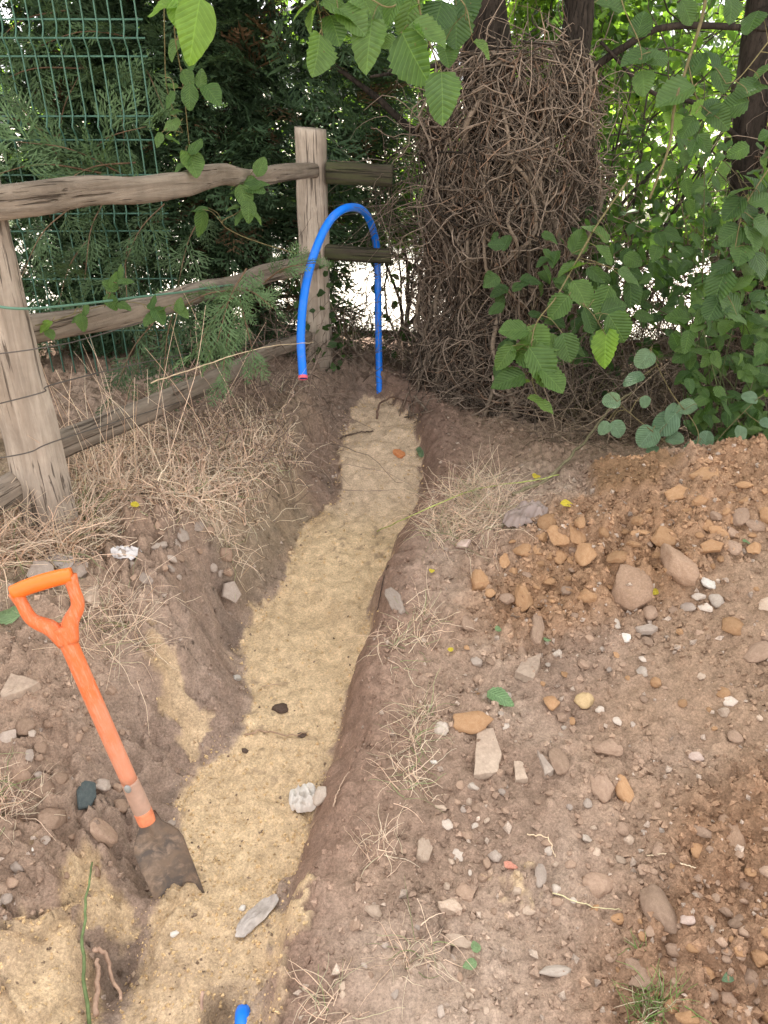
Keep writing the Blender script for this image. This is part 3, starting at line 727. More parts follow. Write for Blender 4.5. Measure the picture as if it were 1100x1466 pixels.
# ------------------------------------------------------------------ trees wrapped in dead ivy stems
def ivy_tree(name, label, base, R, top, nfine, nthick, limbs, skirt=.2, seed=1):
    t = empty(name, base); tag(t, label, 'tree')
    bx, by, bz = base
    mb = MB(); K = 20; zt = np.linspace(-.05, top - .12, K)
    pts = np.stack([bx + .02 * np.sin(zt * 4), np.full(K, by), bz + zt], 1)
    tubes(mb, pts[None], (R * (.72 + .25 * np.exp(-zt * 5)) * (1 - .5 * (zt / top).clip(0, 1) ** 5))[None], 18, cap=True)
    v = mb.v[0]; nn = fbm(v[:, 0] * 9 + v[:, 1] * 9, v[:, 2] * 5, 5 + seed, 3)
    cxy = np.array([bx, by]); v[:, :2] = cxy + (v[:, :2] - cxy) * (1 + .35 * nn[:, None])
    obj('trunk', mb, M_BARK, t)
    for lp, r0, r1 in limbs:
        p = spline(lp, 26); mb = MB(); tubes(mb, p[None], np.linspace(r0, r1, 26)[None], 12, cap=True)
        v = mb.v[0]; o = np.repeat(p, 12, 0); v[:] = o + (v - o) * (1 + .3 * fbm(v[:, 0] * 14 + v[:, 1] * 14, v[:, 2] * 8, 15, 3))[:, None]
        obj('limb', mb, M_BARK, t)
    def env(z, th):      # radius of the tangle
        front = np.clip(-np.sin(th), 0, 1)
        return R * (1.0 + .07 * np.sin(z * 5 + 1 + seed)) * (1 - .22 * np.clip(z / top, 0, 1.1) ** 8) * (1 + .62 * fbm(th * 1.3 + seed * 9, z * 2.2, 40 + seed, 3) + .30 * fbm(th * 5, z * 9, 43 + seed, 2)) + skirt * np.exp(-np.clip(z, 0, 9) * 3.5) * (.35 + .65 * front)
    # thick ivy stems, each its own part
    for k in range(nthick):
        th0 = rng.uniform(math.pi * .95, math.pi * 2.05); n = 26
        z0 = rng.uniform(-.02, top * .45); z1 = min(top, z0 + rng.uniform(.5, 1.2))
        z = np.linspace(z0, z1, n); th = th0 + np.cumsum(rng.normal(0, .085, n)) + rng.uniform(-.5, .5) * np.linspace(0, 1, n)
        r = env(z, th) * (.93 + .09 * np.sin(np.linspace(0, rng.uniform(4, 12), n) + rng.uniform(0, 6)))
        p = np.stack([bx + np.cos(th) * r, by + np.sin(th) * r, bz + z + rng.normal(0, .006, n)], 1)
        p = spline(p[::3], 30)
        c = np.array([.25, .19, .14]) * rng.uniform(.5, 1.15)
        mb = MB(); tubes(mb, p[None], (np.linspace(1.15, .6, 30) * rng.choice([.004, .006, .008, .011, .016], p=[.3, .3, .2, .13, .07]))[None], 7, c, cap=True); obj('ivy_stem', mb, M_STEM, t)
    mb = MB()
    def fine(n, lmin, lmax, rmin, rmax, mode):
        th = rng.uniform(math.pi * .9, math.pi * 2.1, n); z = rng.random(n) * (top * (1 + .10 * np.sin(th * 3 + seed) + .06 * np.sin(th * 7))) - .02
        K = 9; ths = [th]; zs = [z]; dth = rng.normal(0, .12, n); dz = rng.normal(0, .030, n)
        if mode == 'down': dz = -np.abs(rng.normal(.045, .02, n)); dth = rng.normal(0, .05, n)
        for k in range(K - 1):
            dth = dth + rng.normal(0, .065, n); dz = dz + rng.normal(0, .022, n); ths.append(ths[-1] + dth * rng.uniform(.6, 1)); zs.append(zs[-1] + dz)
        th = np.stack(ths, 1); zc_ = np.stack(zs, 1); z = np.where(zc_ > top, top - (zc_ - top) * rng.uniform(-.6, .9, (n, 1)), zc_); z = np.maximum(z, -.03 + .02 * rng.random(z.shape))
        r = env(z, th) * (.82 + .24 * rng.random((n, 1)) + .07 * np.sin(np.arange(K)[None] * rng.uniform(.5, 1.6, (n, 1)) + rng.uniform(0, 6, (n, 1))))
        p = np.stack([bx + np.cos(th) * r, by + np.sin(th) * r, bz + z], -1)
        c = np.array([.235, .178, .135]) * rng.uniform(.2, 1.35, (n, 1)) ** 1.4; red = rng.random(n) < .15; c[red] = c[red] * np.array([1.08, .9, .8])
        tubes(mb, p, rng.uniform(rmin, rmax, (n, 1)) * np.linspace(1.1, .5, K)[None], 3, c)
    fine(int(nfine * .55), 0, 0, .0012, .0040, 'any'); fine(int(nfine * .12), 0, 0, .0035, .0062, 'any'); fine(int(nfine * .33), 0, 0, .0012, .0034, 'down')
    n = nfine // 4; th = rng.uniform(math.pi * .85, math.pi * 2.15, n); z = rng.random(n) * top; r = env(z, th) * .95
    st = np.stack([bx + np.cos(th) * r, by + np.sin(th) * r, bz + z], 1); o_ = np.stack([np.cos(th), np.sin(th), rng.normal(0, .6, n)], 1)
    tubes(mb, wander(n, 9, st, o_, rng.uniform(.08, .42, n), .42, gravity=.10), rng.uniform(.0010, .0026, (n, 1)) * np.linspace(1.1, .5, 9)[None], 4, np.array([.28, .21, .16]) * rng.uniform(.4, 1.25, (n, 1)))
    tag(obj('dead_ivy_tangle', mb, M_STEM, t), kind='stuff')
    return t
tree = ivy_tree('ivy_clad_tree', 'thick tree trunk wrapped in a tangle of dead brown ivy stems', (.555, 3.72, .10), .33, 1.46, 2700, 85,
    [([PY(704, 190, 3.75), PY(700, 90, 3.75), PY(692, 20, 3.75), PY(688, -60, 3.78), PY(680, -500, 3.9)], .11, .09),
     ([PY(800, 190, 3.7), PY(815, 110, 3.7), PY(828, 40, 3.72), PY(832, -60, 3.75), PY(850, -500, 3.9)], .075, .055),
     ([PY(840, 105, 3.6), PY(890, 70, 3.55), PY(960, 38, 3.5), PY(1120, 42, 3.5)], .016, .011),
     ([PY(640, 200, 3.9), PY(590, 185, 3.9), PY(540, 140, 3.95), PY(480, 95, 4.0)], .022, .010),
     ([PY(640, 90, 3.7), PY(590, 100, 3.6), PY(530, 110, 3.5)], .012, .005)], skirt=.26, seed=1)
tree2 = ivy_tree('ivy_clad_stump', 'dark trunk with twisted dead ivy at the picture edge behind the brambles', (1.86, 3.75, .08), .25, 1.42, 700, 16,
    [([PY(1068, 380, 3.75), PY(1072, 240, 3.75), PY(1075, 160, 3.75), PY(1085, 60, 3.8), PY(1095, -60, 3.85), PY(1110, -400, 3.9)], .075, .06), ([PY(1060, 200, 3.7), PY(1000, 150, 3.6), PY(930, 130, 3.55), PY(860, 60, 3.5)], .012, .006)], skirt=.1, seed=2)

# ------------------------------------------------------------------ leaf shapes
LV = np.array([(0, 0, 0), (-.36, .34, .07), (0, .4, 0), (.36, .34, .07), (-.27, .70, .03), (0, .75, -.03), (.27, .70, .03), (0, 1, -.12)], float)
LF = np.array([(0, 2, 1), (0, 3, 2), (1, 2, 5), (1, 5, 4), (2, 3, 6), (2, 6, 5), (4, 5, 7), (5, 6, 7)])
def leaf_mesh(name, kind, seed):
    """serrated blade in local XY, tip along +Y, unit length, folded along the midrib and curled"""
    r = np.random.default_rng(seed); n = 17; t = np.linspace(0, 1, n)
    if kind == 'hazel': hw = .43 * np.sin(np.pi * t ** .82) ** .62 * (1 - .25 * t ** 6); hw[-2] *= .75
    elif kind == 'round': hw = .46 * np.sin(np.pi * t ** .95) ** .5
    elif kind == 'lance': hw = .30 * np.sin(np.pi * t ** .8) ** .8
    else: hw = .36 * np.sin(np.pi * t ** .75) ** .75
    hw[0] = .012; hw[-1] = .002
    tooth = np.where(np.arange(n) % 2 == 0, 1.06, .93) if kind in ('hazel', 'bramble') else np.ones(n)
    asym = r.uniform(.85, 1.08) + r.uniform(-.12, .12, 2); V = []
    curl = r.uniform(.02, .65); fold = r.uniform(-.12, .45); tw = r.uniform(-.6, .6)
    ph = r.uniform(0, 6)
    for i in range(n):
        for c, fx in enumerate((-1, -.5, 0, .5, 1)):
            x = fx * hw[i] * (tooth[i] if abs(fx) == 1 else 1) * asym[0 if fx < 0 else 1]
            y = t[i] + (.02 * (i % 2) if abs(fx) == 1 else 0) - .10 * abs(fx) * hw[i] * (1 - t[i])
            z = abs(x) * fold - curl * t[i] ** 2 * .6 + .03 * math.sin(ph + 11 * t[i]) * abs(fx) + tw * x * t[i] + .012 * math.sin(9 * (t[i] - abs(x) * .85) * 2 * math.pi / 1.0) * abs(fx)
            V.append((x, y, z))
    V = np.array(V); F = []
    for i in range(n - 1):
        for c in range(4): F.append((i * 5 + c, i * 5 + c + 1, i * 5 + c + 6, i * 5 + c + 5))
    mb = MB(); mb.add(V, np.array(F)); return mb.mesh(name)
LEAVES = {}
def leafset(kind, m, nvar=9):
    key = (kind, m.name)
    if key not in LEAVES:
        LEAVES[key] = [leaf_mesh('leaf', kind, 50 + i + hash(kind) % 7 * 0 + len(kind) * 10) for i in range(nvar)]
        for me in LEAVES[key]: me.materials.append(m)
    return LEAVES[key]
def put_leaf(parent, kind, m, base, T, N, L, wid=1.0):
    W, T, N = frames(np.asarray(T)[None], np.asarray(N)[None]); ms = leafset(kind, m)
    o = bpy.data.objects.new('leaf', ms[int(rng.integers(len(ms)))]); COL.objects.link(o)
    place(o, parent, base, W[0], T[0], N[0], (L * wid, L, L)); return o
def img_dir(ang): a = math.radians(ang); return math.cos(a) * RT + math.sin(a) * UP
def spray(name, label, cat, stems, leaves, kind, m, stem_col=(.16, .13, .06), jitter=.25, group=None, face=.75):
    """a branch: stems [(points (u,v,d), r0, r1)], leaves [(u, v, d, length px, angle)] with (u,v) the middle of the blade"""
    ps = [spline([P(*q) for q in s[0]], 24) for s in stems]
    t = empty(name, ps[0][-1]); tag(t, label, cat, group)
    for p, s in zip(ps, stems):
        mb = MB(); tubes(mb, p[None], np.linspace(s[1], s[2], 24)[None], 6, np.array(stem_col) * rng.uniform(.8, 1.2), cap=True); obj('stem', mb, M_STEM, t)
    allp = np.concatenate(ps); pet = MB(); any_ = False
    for q in leaves:
        u, v, d, L, ang = q[:5]; mm = q[5] if len(q) > 5 else m
        c = P(u, v, d); Lm = L / FPX * d
        T = unit(img_dir(ang) + FW * rng.uniform(-.45, .25)); N = unit(-FW * face + UP * .45 + rng.normal(0, jitter, 3))
        b = c - T * Lm * .5
        put_leaf(t, kind, mm, b, T, N, Lm, rng.uniform(.9, 1.08))
        k = np.argmin(((allp - b) ** 2).sum(1)); e = allp[k]
        pp = spline([b, (b + e) / 2 + UP * .006 - T * .01, e], 7); tubes(pet, pp[None], np.full((1, 7), .0011), 4, np.array(stem_col) * 1.2); any_ = True
    if any_: tag(obj('leaf_stalks', pet, M_STEM, t), kind='stuff')
    return t

# ------------------------------------------------------------------ hedgerow masses
def mass(parent, name, pos, size, cols, m=M_LEAFMASS, droop=.3, lean=None):
    n = len(pos); T = rvec(n); T[:, 2] -= droop
    N = rvec(n) * .8 + np.array([0, -.25, .6])
    if lean is not None: N = N + lean
    W, T, N = frames(T, N); mb = MB(); scatter(mb, LV, LF, pos, W, T, N, size, cols); return tag(obj(name, mb, m, parent, smooth=False), kind='stuff')
def gcol(n, a, b, lo=.7, hi=1.3):
    f = rng.random((n, 1)); return (np.array(a) * (1 - f) + np.array(b) * f) * rng.uniform(lo, hi, (n, 1))
def clumpy(n, lo, hi, thresh, sc=1.6, seed=400):
    """random points in a box kept where a noise field is dense, so that gaps stay open"""
    out = []
    while sum(len(o) for o in out) < n:
        p = rng.uniform(lo, hi, (n * 2, 3)); f = fbm(p[:, 0] * sc + p[:, 1] * .7, p[:, 2] * sc + p[:, 1] * .9, seed, 3)
        out.append(p[f > thresh + rng.normal(0, .05, len(p))])
    return np.concatenate(out)[:n]
def shrub(name, label, base, lo, hi, n, size, ca, cb, thresh, nst, group=None, seed=1, stemcol=(.07, .055, .045), sr=(.008, .02)):
    t = empty(name, base); tag(t, label, 'shrub', group)
    lo = np.array(lo, float); hi = np.array(hi, float)
    for k in range(nst):
        a = np.array([rng.uniform(lo[0], hi[0]), rng.uniform(lo[1], hi[1]), rng.uniform(lo[2], hi[2] * .6)]) * .5 + np.asarray(base) * .5
        e = np.array([rng.uniform(lo[0], hi[0]), rng.uniform(lo[1], hi[1]), rng.uniform(max(lo[2], hi[2] * .5), hi[2])])
        p = spline([np.asarray(base) + rng.normal(0, .08, 3) * [1, 1, 0], a + rng.normal(0, .1, 3), e], 22) + np.cumsum(rng.normal(0, .006, (22, 3)), 0)
        mb = MB(); tubes(mb, p[None], np.linspace(rng.uniform(*sr), .003, 22)[None], 6, np.array(stemcol) * rng.uniform(.7, 1.3)); obj('stem', mb, M_STEM, t)
    mb = MB(); k = nst * 12; st = rng.uniform(lo, hi, (k, 3))
    tubes(mb, wander(k, 8, st, rvec(k) + [0, 0, .3], rng.uniform(.25, .8, k), .22), np.linspace(.0035, .0012, 8)[None] * rng.uniform(.6, 1.5, (k, 1)), 4, np.array(stemcol) * rng.uniform(.6, 1.5, (k, 1)))
    tag(obj('twigs', mb, M_STEM, t), kind='stuff')
    pos = clumpy(n, lo, hi, thresh, seed=seed)
    mass(t, 'crown', pos, rng.uniform(size[0], size[1], n), gcol(n, ca, cb))
    return t
DG, MG, LG, YG = (.032, .065, .022), (.06, .115, .034), (.10, .18, .04), (.16, .25, .045)
shrub('hedge_shrub', 'sunlit pale green shrub seen between the two ivy clad trunks', (1.3, 5.3, 0), (.62, 4.75, .55), (2.1, 5.5, 2.3), 5200, (.045, .085), DG, YG, -.08, 14, 'shrubs of the hedge', 411)
shrub('hedge_shrub', 'airy dark stemmed shrub beside the ivy clad trunk', (1.25, 4.3, 0), (.8, 3.95, .62), (1.95, 4.5, 2.2), 1900, (.035, .065), DG, LG, -.02, 9, 'shrubs of the hedge', 412)
shrub('hedge_shrub', 'leafy shrub closing the hedge at the picture edge', (2.5, 4.2, 0), (1.75, 3.6, .2), (3.3, 4.6, 2.6), 2200, (.04, .075), DG, LG, -.03, 8, 'shrubs of the hedge', 413)
shrub('hedge_shrub', 'thin green shrub behind the mossy rail end', (.05, 4.5, 0), (-.30, 4.2, .62), (.42, 4.9, 1.55), 1500, (.03, .05), DG, LG, -.02, 6, 'shrubs of the hedge', 414)
# far side of the driveway
for k, (x, lab) in enumerate([(-4.5, 'far green hedge bush glimpsed beyond the conifers'), (-1.5, 'far bush behind the dark conifer across the driveway'), (1.3, 'bright bush across the driveway behind the ivy clad trunk'), (4.2, 'bright bush across the driveway at the picture edge'), (7.5, 'far bush beyond the picture edge')]):
    t = empty('far_bush', (x, 9.6, 0)); tag(t, lab, 'bush', 'bushes across the driveway')
    n = 3000; a = rvec(n); r = .55 + .45 * rng.random((n, 1)) ** .5
    pos = np.array([x, 9.9, 1.9]) + a * r * np.array([2.0, 1.0, 2.2]) * (1 + .35 * fbm(a[:, 0] * 2 + x, a[:, 2] * 2, 70, 3))[:, None]; pos[:, 2] = np.abs(pos[:, 2])
    mass(t, 'crown', pos, rng.uniform(.10, .20, n), gcol(n, LG, YG, .6, 1.3))
    mb = MB(); K = 8
    for q in range(4):
        p = spline([(x + q * .2 - .3, 9.8, -.05), (x + q * .5 - .8, 9.8, 1.2), (x + q * .9 - 1.4, 9.8, 3)], K); tubes(mb, p[None], np.linspace(.06, .02, K)[None], 6)
    obj('trunk', mb, M_BARK, t)
# the tree's own crown, above the picture: it shades the place the photograph was taken from
n = 9000
pos = rng.uniform((-1.6, 3.1, 2.25), (2.9, 5.3, 6.3), (n, 3)); pos[:, 1] += (pos[:, 2] - 2.2) * .12
mass(tree, 'crown', pos, rng.uniform(.10, .18, n), gcol(n, MG, LG))
mb = MB(); K = 10
st = rng.uniform((-1.2, 3.7, 2.4), (2.4, 4.8, 4.0), (60, 3)); tubes(mb, wander(60, K, st, rvec(60) * .7 + [0, .1, 1.0], rng.uniform(.8, 1.8, 60), .12), np.linspace(.02, .004, K)[None].repeat(60, 0), 5, np.array([.06, .05, .04])); tag(obj('boughs', mb, M_STEM, tree), kind='stuff')
con_top = [(con1, (-2.15, 4.25), .95), (con2, (-.78, 4.75), 1.0), (con3, (-3.5, 3.9), 1.0)]
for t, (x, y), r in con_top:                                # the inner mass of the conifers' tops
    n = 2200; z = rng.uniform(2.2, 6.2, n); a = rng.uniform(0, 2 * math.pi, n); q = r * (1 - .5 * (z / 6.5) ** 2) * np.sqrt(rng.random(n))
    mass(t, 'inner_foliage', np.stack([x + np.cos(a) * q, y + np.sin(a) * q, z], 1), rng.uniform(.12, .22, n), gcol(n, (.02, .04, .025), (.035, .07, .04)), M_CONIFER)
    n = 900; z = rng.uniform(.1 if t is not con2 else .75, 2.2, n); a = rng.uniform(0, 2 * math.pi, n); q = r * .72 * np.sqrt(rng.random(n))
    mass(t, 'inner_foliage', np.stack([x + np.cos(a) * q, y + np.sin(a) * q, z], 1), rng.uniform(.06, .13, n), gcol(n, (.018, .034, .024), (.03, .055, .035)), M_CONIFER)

# ------------------------------------------------------------------ dead twigs and bramble canes in the hedge bottom
def twigs(name, label, n, lo, hi, L, r, up=.2, col=(.20, .15, .115), wob=.2, K=9, keep=None):
    st = rng.uniform(lo, hi, (n, 3)); st[:, 2] += hgt(st[:, 0], st[:, 1])
    if keep is not None: st = st[keep(st)]; n = len(st)
    p = wander(n, K, st, rvec(n) + [0, 0, up], rng.uniform(L[0], L[1], n), wob, gravity=.05)
    g = hgt(p[..., 0], p[..., 1]); p[..., 2] = np.maximum(p[..., 2], g + .003)
    mb = MB(); tubes(mb, p, rng.uniform(r[0], r[1], (n, 1)) * np.linspace(1.1, .45, K)[None], 3, np.array(col) * rng.uniform(.45, 1.35, (n, 1)))
    return tag(obj(name, mb, M_STEM), label, 'twigs', kind='stuff')
twigs('dead_twigs', 'tangle of dead brown twigs filling the hedge bottom right of the ivy trunk', 1100, (.62, 2.95, 0), (1.75, 3.7, .34), (.2, .6), (.001, .003), .25)
twigs('dead_twigs', 'tangle of thin dead twigs around the pipe behind the trench end', 620, (-.5, 3.5, -.02), (.42, 4.1, .22), (.15, .55), (.0009, .0026), .2, keep=lambda s: (np.abs(s[:, 0] - .0) > .07) | (s[:, 1] > 3.75))
twigs('dead_twigs', 'brown dead stems crossing the bright gap between trunk and brambles', 520, (.85, 3.5, .15), (1.75, 4.0, .7), (.25, .7), (.0012, .004), .35, col=(.17, .115, .08))
twigs('dead_twigs', 'dead twigs hanging from the mossy rails by the ivy trunk', 300, (-.05, 3.55, .45), (.38, 3.95, .95), (.2, .6), (.001, .0024), -.3)
twigs('dead_twigs', 'thin dead stems on the bank under the lowest rail', 420, (-.75, 2.35, -.0), (-.16, 3.45, .10), (.12, .45), (.0009, .0024), .3, col=(.24, .17, .13), keep=lambda s: lookup(SD, s[:, 0], s[:, 1]) > .05)
twigs('dead_twigs', 'dead twigs and roots trailing over the heap edge below the brambles', 260, (.62, 2.75, 0), (1.5, 2.98, .08), (.12, .45), (.001, .0028), .15, col=(.27, .2, .14))
twigs('dead_twigs', 'dark dead stems under the brambles at the picture edge', 420, (1.2, 2.75, 0), (2.3, 3.4, .5), (.2, .6), (.001, .003), .25, col=(.13, .09, .065))
# undergrowth leaves
n = 1300; pos = clumpy(n, (.75, 3.1, .22), (2.3, 3.75, .95), -.02, 2.2, 421); pos[:, 2] += .05
t = empty('undergrowth', (1.4, 3.3, float(hgt(1.4, 3.3)))); tag(t, 'dark green undergrowth leaves behind the brambles', 'undergrowth', kind='stuff')
mass(t, 'leaves', pos, rng.uniform(.03, .06, n), gcol(n, DG, MG))
n = 1500; pos = clumpy(n, (1.75, 2.8, .1), (3.4, 3.5, 1.1), -.04, 2.2, 422)
t = empty('undergrowth', (2.4, 3.1, float(hgt(2.4, 3.1)))); tag(t, 'green undergrowth continuing the bramble thicket at the picture edge', 'undergrowth', kind='stuff')
mass(t, 'leaves', pos, rng.uniform(.04, .075, n), gcol(n, DG, MG))
n = 160; pos = rng.uniform((-.42, 3.45, .25), (-.18, 3.8, .8), (n, 3))
t = empty('ivy', (-.3, 3.6, float(hgt(-.3, 3.6)))); tag(t, 'dark ivy leaves climbing round the foot of the far fence post', 'ivy', kind='stuff')
mass(t, 'leaves', pos, rng.uniform(.03, .055, n), gcol(n, DG, MG))
n = 70; pos = rng.uniform((-.06, 3.72, .28), (.18, 3.95, .72), (n, 3))
t = empty('ivy', (.05, 3.8, float(hgt(.05, 3.8)))); tag(t, 'ivy leaves against the bright gap behind the pipe', 'ivy', kind='stuff')
mass(t, 'leaves', pos, rng.uniform(.03, .055, n), gcol(n, DG, MG, .6, 1))

# ------------------------------------------------------------------ branches with large leaves
d = 2.0
spray('hazel_branch', 'branch with broad serrated hazel leaves hanging into the top of the picture', 'branch',
    [([(640, -140, d), (600, -20, d), (612, 50, d), (628, 95, d)], .004, .0015), ([(600, -20, d), (560, 10, d), (520, -5, d), (450, -10, d)], .003, .001), ([(450, -10, d), (458, 20, d), (462, 52, d)], .002, .001), ([(612, 50, d), (580, 60, d), (555, 66, d)], .002, .001), ([(600, -20, d), (660, 0, d), (676, 50, d)], .0025, .001)],
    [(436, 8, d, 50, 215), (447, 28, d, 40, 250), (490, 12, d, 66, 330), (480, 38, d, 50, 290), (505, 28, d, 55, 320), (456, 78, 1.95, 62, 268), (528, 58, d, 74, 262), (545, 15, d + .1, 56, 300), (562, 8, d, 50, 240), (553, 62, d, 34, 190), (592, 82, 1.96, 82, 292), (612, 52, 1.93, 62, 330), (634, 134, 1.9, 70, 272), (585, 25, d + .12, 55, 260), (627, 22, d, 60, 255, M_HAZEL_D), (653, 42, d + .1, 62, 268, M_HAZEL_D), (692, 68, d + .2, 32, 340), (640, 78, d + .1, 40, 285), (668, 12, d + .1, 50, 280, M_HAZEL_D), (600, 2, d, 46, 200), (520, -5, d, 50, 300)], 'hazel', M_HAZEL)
spray('hazel_branch', 'bright backlit leaves and thin vine hanging in front of the conifers', 'branch',
    [([(300, -120, 2.1), (262, -20, 2.1), (250, 40, 2.2), (262, 120, 2.3), (272, 215, 2.4)], .003, .001), ([(235, -40, 2.15), (236, 60, 2.2), (240, 130, 2.3), (262, 190, 2.35)], .002, .001)],
    [(240, 4, 2.1, 66, 195, M_LIME), (257, 20, 2.08, 50, 280, M_LIME), (280, 35, 2.05, 84, 262, M_LIME), (272, 82, 2.2, 36, 275), (268, 112, 2.25, 30, 300), (288, 112, 2.25, 28, 80), (271, 138, 2.25, 36, 265), (304, 134, 2.25, 40, 310), (250, 70, 2.25, 34, 250), (243, 142, 2.25, 26, 230), (246, 178, 2.3, 28, 200), (227, 200, 2.3, 22, 240), (248, 198, 2.3, 26, 330), (262, 232, 2.35, 38, 215), (276, 232, 2.35, 44, 300), (281, 210, 2.35, 30, 60), (245, 122, 2.3, 22, 160), (252, 160, 2.3, 20, 20)], 'vine', M_VINE)
spray('climbing_vine', 'leafy green vine shoot curling over the top rail', 'vine',
    [([(425, 363, 2.95), (380, 350, 2.85), (340, 335, 2.8), (318, 318, 2.75), (345, 300, 2.72), (352, 262, 2.7), (372, 232, 2.7)], .0025, .001)],
    [(374, 238, 2.68, 32, 70), (352, 258, 2.68, 40, 120), (364, 268, 2.66, 34, 340), (342, 262, 2.68, 30, 200), (350, 283, 2.66, 38, 290), (368, 262, 2.66, 30, 20), (334, 298, 2.7, 22, 200), (368, 306, 2.68, 26, 320), (343, 310, 2.7, 28, 230), (356, 300, 2.66, 30, 270), (338, 275, 2.7, 26, 180), (290, 318, 2.8, 36, 270), (286, 300, 2.8, 26, 200)], 'vine', M_VINE)
spray('climbing_vine', 'bramble shoots with small bright leaves trailing along the green wire', 'vine',
    [([(20, 470, 2.0), (70, 462, 2.05), (120, 445, 2.1), (180, 432, 2.2), (230, 440, 2.3), (265, 430, 2.4)], .0015, .001), ([(150, 440, 2.15), (162, 410, 2.15), (172, 385, 2.15)], .0013, .0008)],
    [(34, 466, 2.0, 24, 250, M_LIME), (118, 462, 2.08, 26, 270), (122, 442, 2.08, 22, 100), (112, 455, 2.08, 22, 200), (165, 402, 2.12, 28, 60), (180, 404, 2.12, 24, 10), (158, 408, 2.12, 24, 160), (172, 388, 2.12, 22, 90), (160, 432, 2.15, 26, 300), (178, 438, 2.15, 26, 330), (218, 432, 2.25, 26, 80), (228, 452, 2.25, 30, 300), (214, 456, 2.25, 28, 240), (236, 440, 2.25, 26, 20), (256, 436, 2.35, 26, 90), (262, 446, 2.35, 24, 320), (66, 468, 2.04, 24, 230, M_LIME), (72, 478, 2.04, 20, 300)], 'bramble', M_VINE)
d = 2.55
spray('hazel_branch', 'leafy hazel shoot hanging in front of the ivy clad trunk', 'branch',
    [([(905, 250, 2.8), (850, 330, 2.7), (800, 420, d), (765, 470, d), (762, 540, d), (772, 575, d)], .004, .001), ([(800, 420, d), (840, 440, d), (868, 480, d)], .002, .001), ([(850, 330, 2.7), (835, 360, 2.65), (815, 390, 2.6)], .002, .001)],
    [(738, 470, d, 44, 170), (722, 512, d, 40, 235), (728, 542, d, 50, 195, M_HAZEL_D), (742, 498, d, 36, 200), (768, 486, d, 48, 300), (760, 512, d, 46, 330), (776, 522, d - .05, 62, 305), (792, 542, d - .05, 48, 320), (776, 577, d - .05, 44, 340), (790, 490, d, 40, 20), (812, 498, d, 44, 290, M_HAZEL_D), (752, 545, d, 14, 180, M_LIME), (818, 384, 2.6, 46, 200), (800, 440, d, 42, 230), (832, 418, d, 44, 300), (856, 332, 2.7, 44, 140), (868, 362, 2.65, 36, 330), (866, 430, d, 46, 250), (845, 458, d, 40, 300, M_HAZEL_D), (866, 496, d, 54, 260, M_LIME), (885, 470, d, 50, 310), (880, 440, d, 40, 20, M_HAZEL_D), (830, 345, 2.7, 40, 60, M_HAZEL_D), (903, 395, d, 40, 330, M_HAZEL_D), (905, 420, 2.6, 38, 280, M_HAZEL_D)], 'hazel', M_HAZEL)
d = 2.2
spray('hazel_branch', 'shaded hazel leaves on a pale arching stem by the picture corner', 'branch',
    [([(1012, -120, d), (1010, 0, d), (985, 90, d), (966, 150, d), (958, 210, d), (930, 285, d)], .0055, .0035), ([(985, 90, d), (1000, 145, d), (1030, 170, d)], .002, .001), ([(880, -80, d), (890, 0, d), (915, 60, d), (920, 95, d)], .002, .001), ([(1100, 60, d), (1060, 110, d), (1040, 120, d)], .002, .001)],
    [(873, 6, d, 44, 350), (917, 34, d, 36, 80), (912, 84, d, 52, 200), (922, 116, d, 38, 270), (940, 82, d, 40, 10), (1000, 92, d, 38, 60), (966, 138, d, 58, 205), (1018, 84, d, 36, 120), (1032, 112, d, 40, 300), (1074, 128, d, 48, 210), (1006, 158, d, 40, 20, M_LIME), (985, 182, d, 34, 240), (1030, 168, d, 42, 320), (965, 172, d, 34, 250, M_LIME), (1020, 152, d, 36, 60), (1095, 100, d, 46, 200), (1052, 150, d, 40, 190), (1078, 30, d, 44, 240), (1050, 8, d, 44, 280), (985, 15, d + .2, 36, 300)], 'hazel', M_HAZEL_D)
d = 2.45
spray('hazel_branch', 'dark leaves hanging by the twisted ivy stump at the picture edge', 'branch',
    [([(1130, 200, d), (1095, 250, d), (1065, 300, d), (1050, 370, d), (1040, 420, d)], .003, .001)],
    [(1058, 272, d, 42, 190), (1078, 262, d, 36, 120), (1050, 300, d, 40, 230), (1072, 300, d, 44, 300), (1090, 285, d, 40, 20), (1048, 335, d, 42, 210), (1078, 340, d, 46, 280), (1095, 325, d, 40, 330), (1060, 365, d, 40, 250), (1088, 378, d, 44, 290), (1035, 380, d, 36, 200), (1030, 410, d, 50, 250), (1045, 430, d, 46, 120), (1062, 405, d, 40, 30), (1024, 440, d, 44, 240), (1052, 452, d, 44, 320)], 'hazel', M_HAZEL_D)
# pale rounded leaves low in the hedge
d = 2.72
spray('scrambling_plant', 'plant with pale rounded blue green leaves at the foot of the hedge', 'plant',
    [([(1000, 690, 2.75), (960, 640, d), (900, 590, d), (870, 560, d)], .0025, .001), ([(980, 670, d), (1000, 620, d), (960, 560, d), (930, 500, d)], .0022, .001), ([(1000, 690, 2.75), (1020, 640, d), (1075, 580, d), (1100, 560, d)], .002, .001)],
    [(923, 514, d, 30, 230), (908, 542, d, 30, 200), (876, 574, d, 26, 185), (924, 574, d, 18, 270), (984, 584, d, 28, 200), (953, 606, d, 40, 225), (963, 592, d, 34, 60), (926, 626, d, 36, 230), (966, 630, d, 26, 350), (1010, 630, d, 30, 80), (1008, 656, d, 32, 300), (992, 642, d, 28, 220), (1076, 569, d, 24, 180), (1097, 605, d, 18, 0), (865, 612, d, 22, 240), (884, 614, d, 26, 310), (1022, 654, d, 16, 0), (1040, 640, d, 24, 60), (935, 642, d, 20, 200), (1060, 620, d, 24, 260)], 'round', M_PALE)
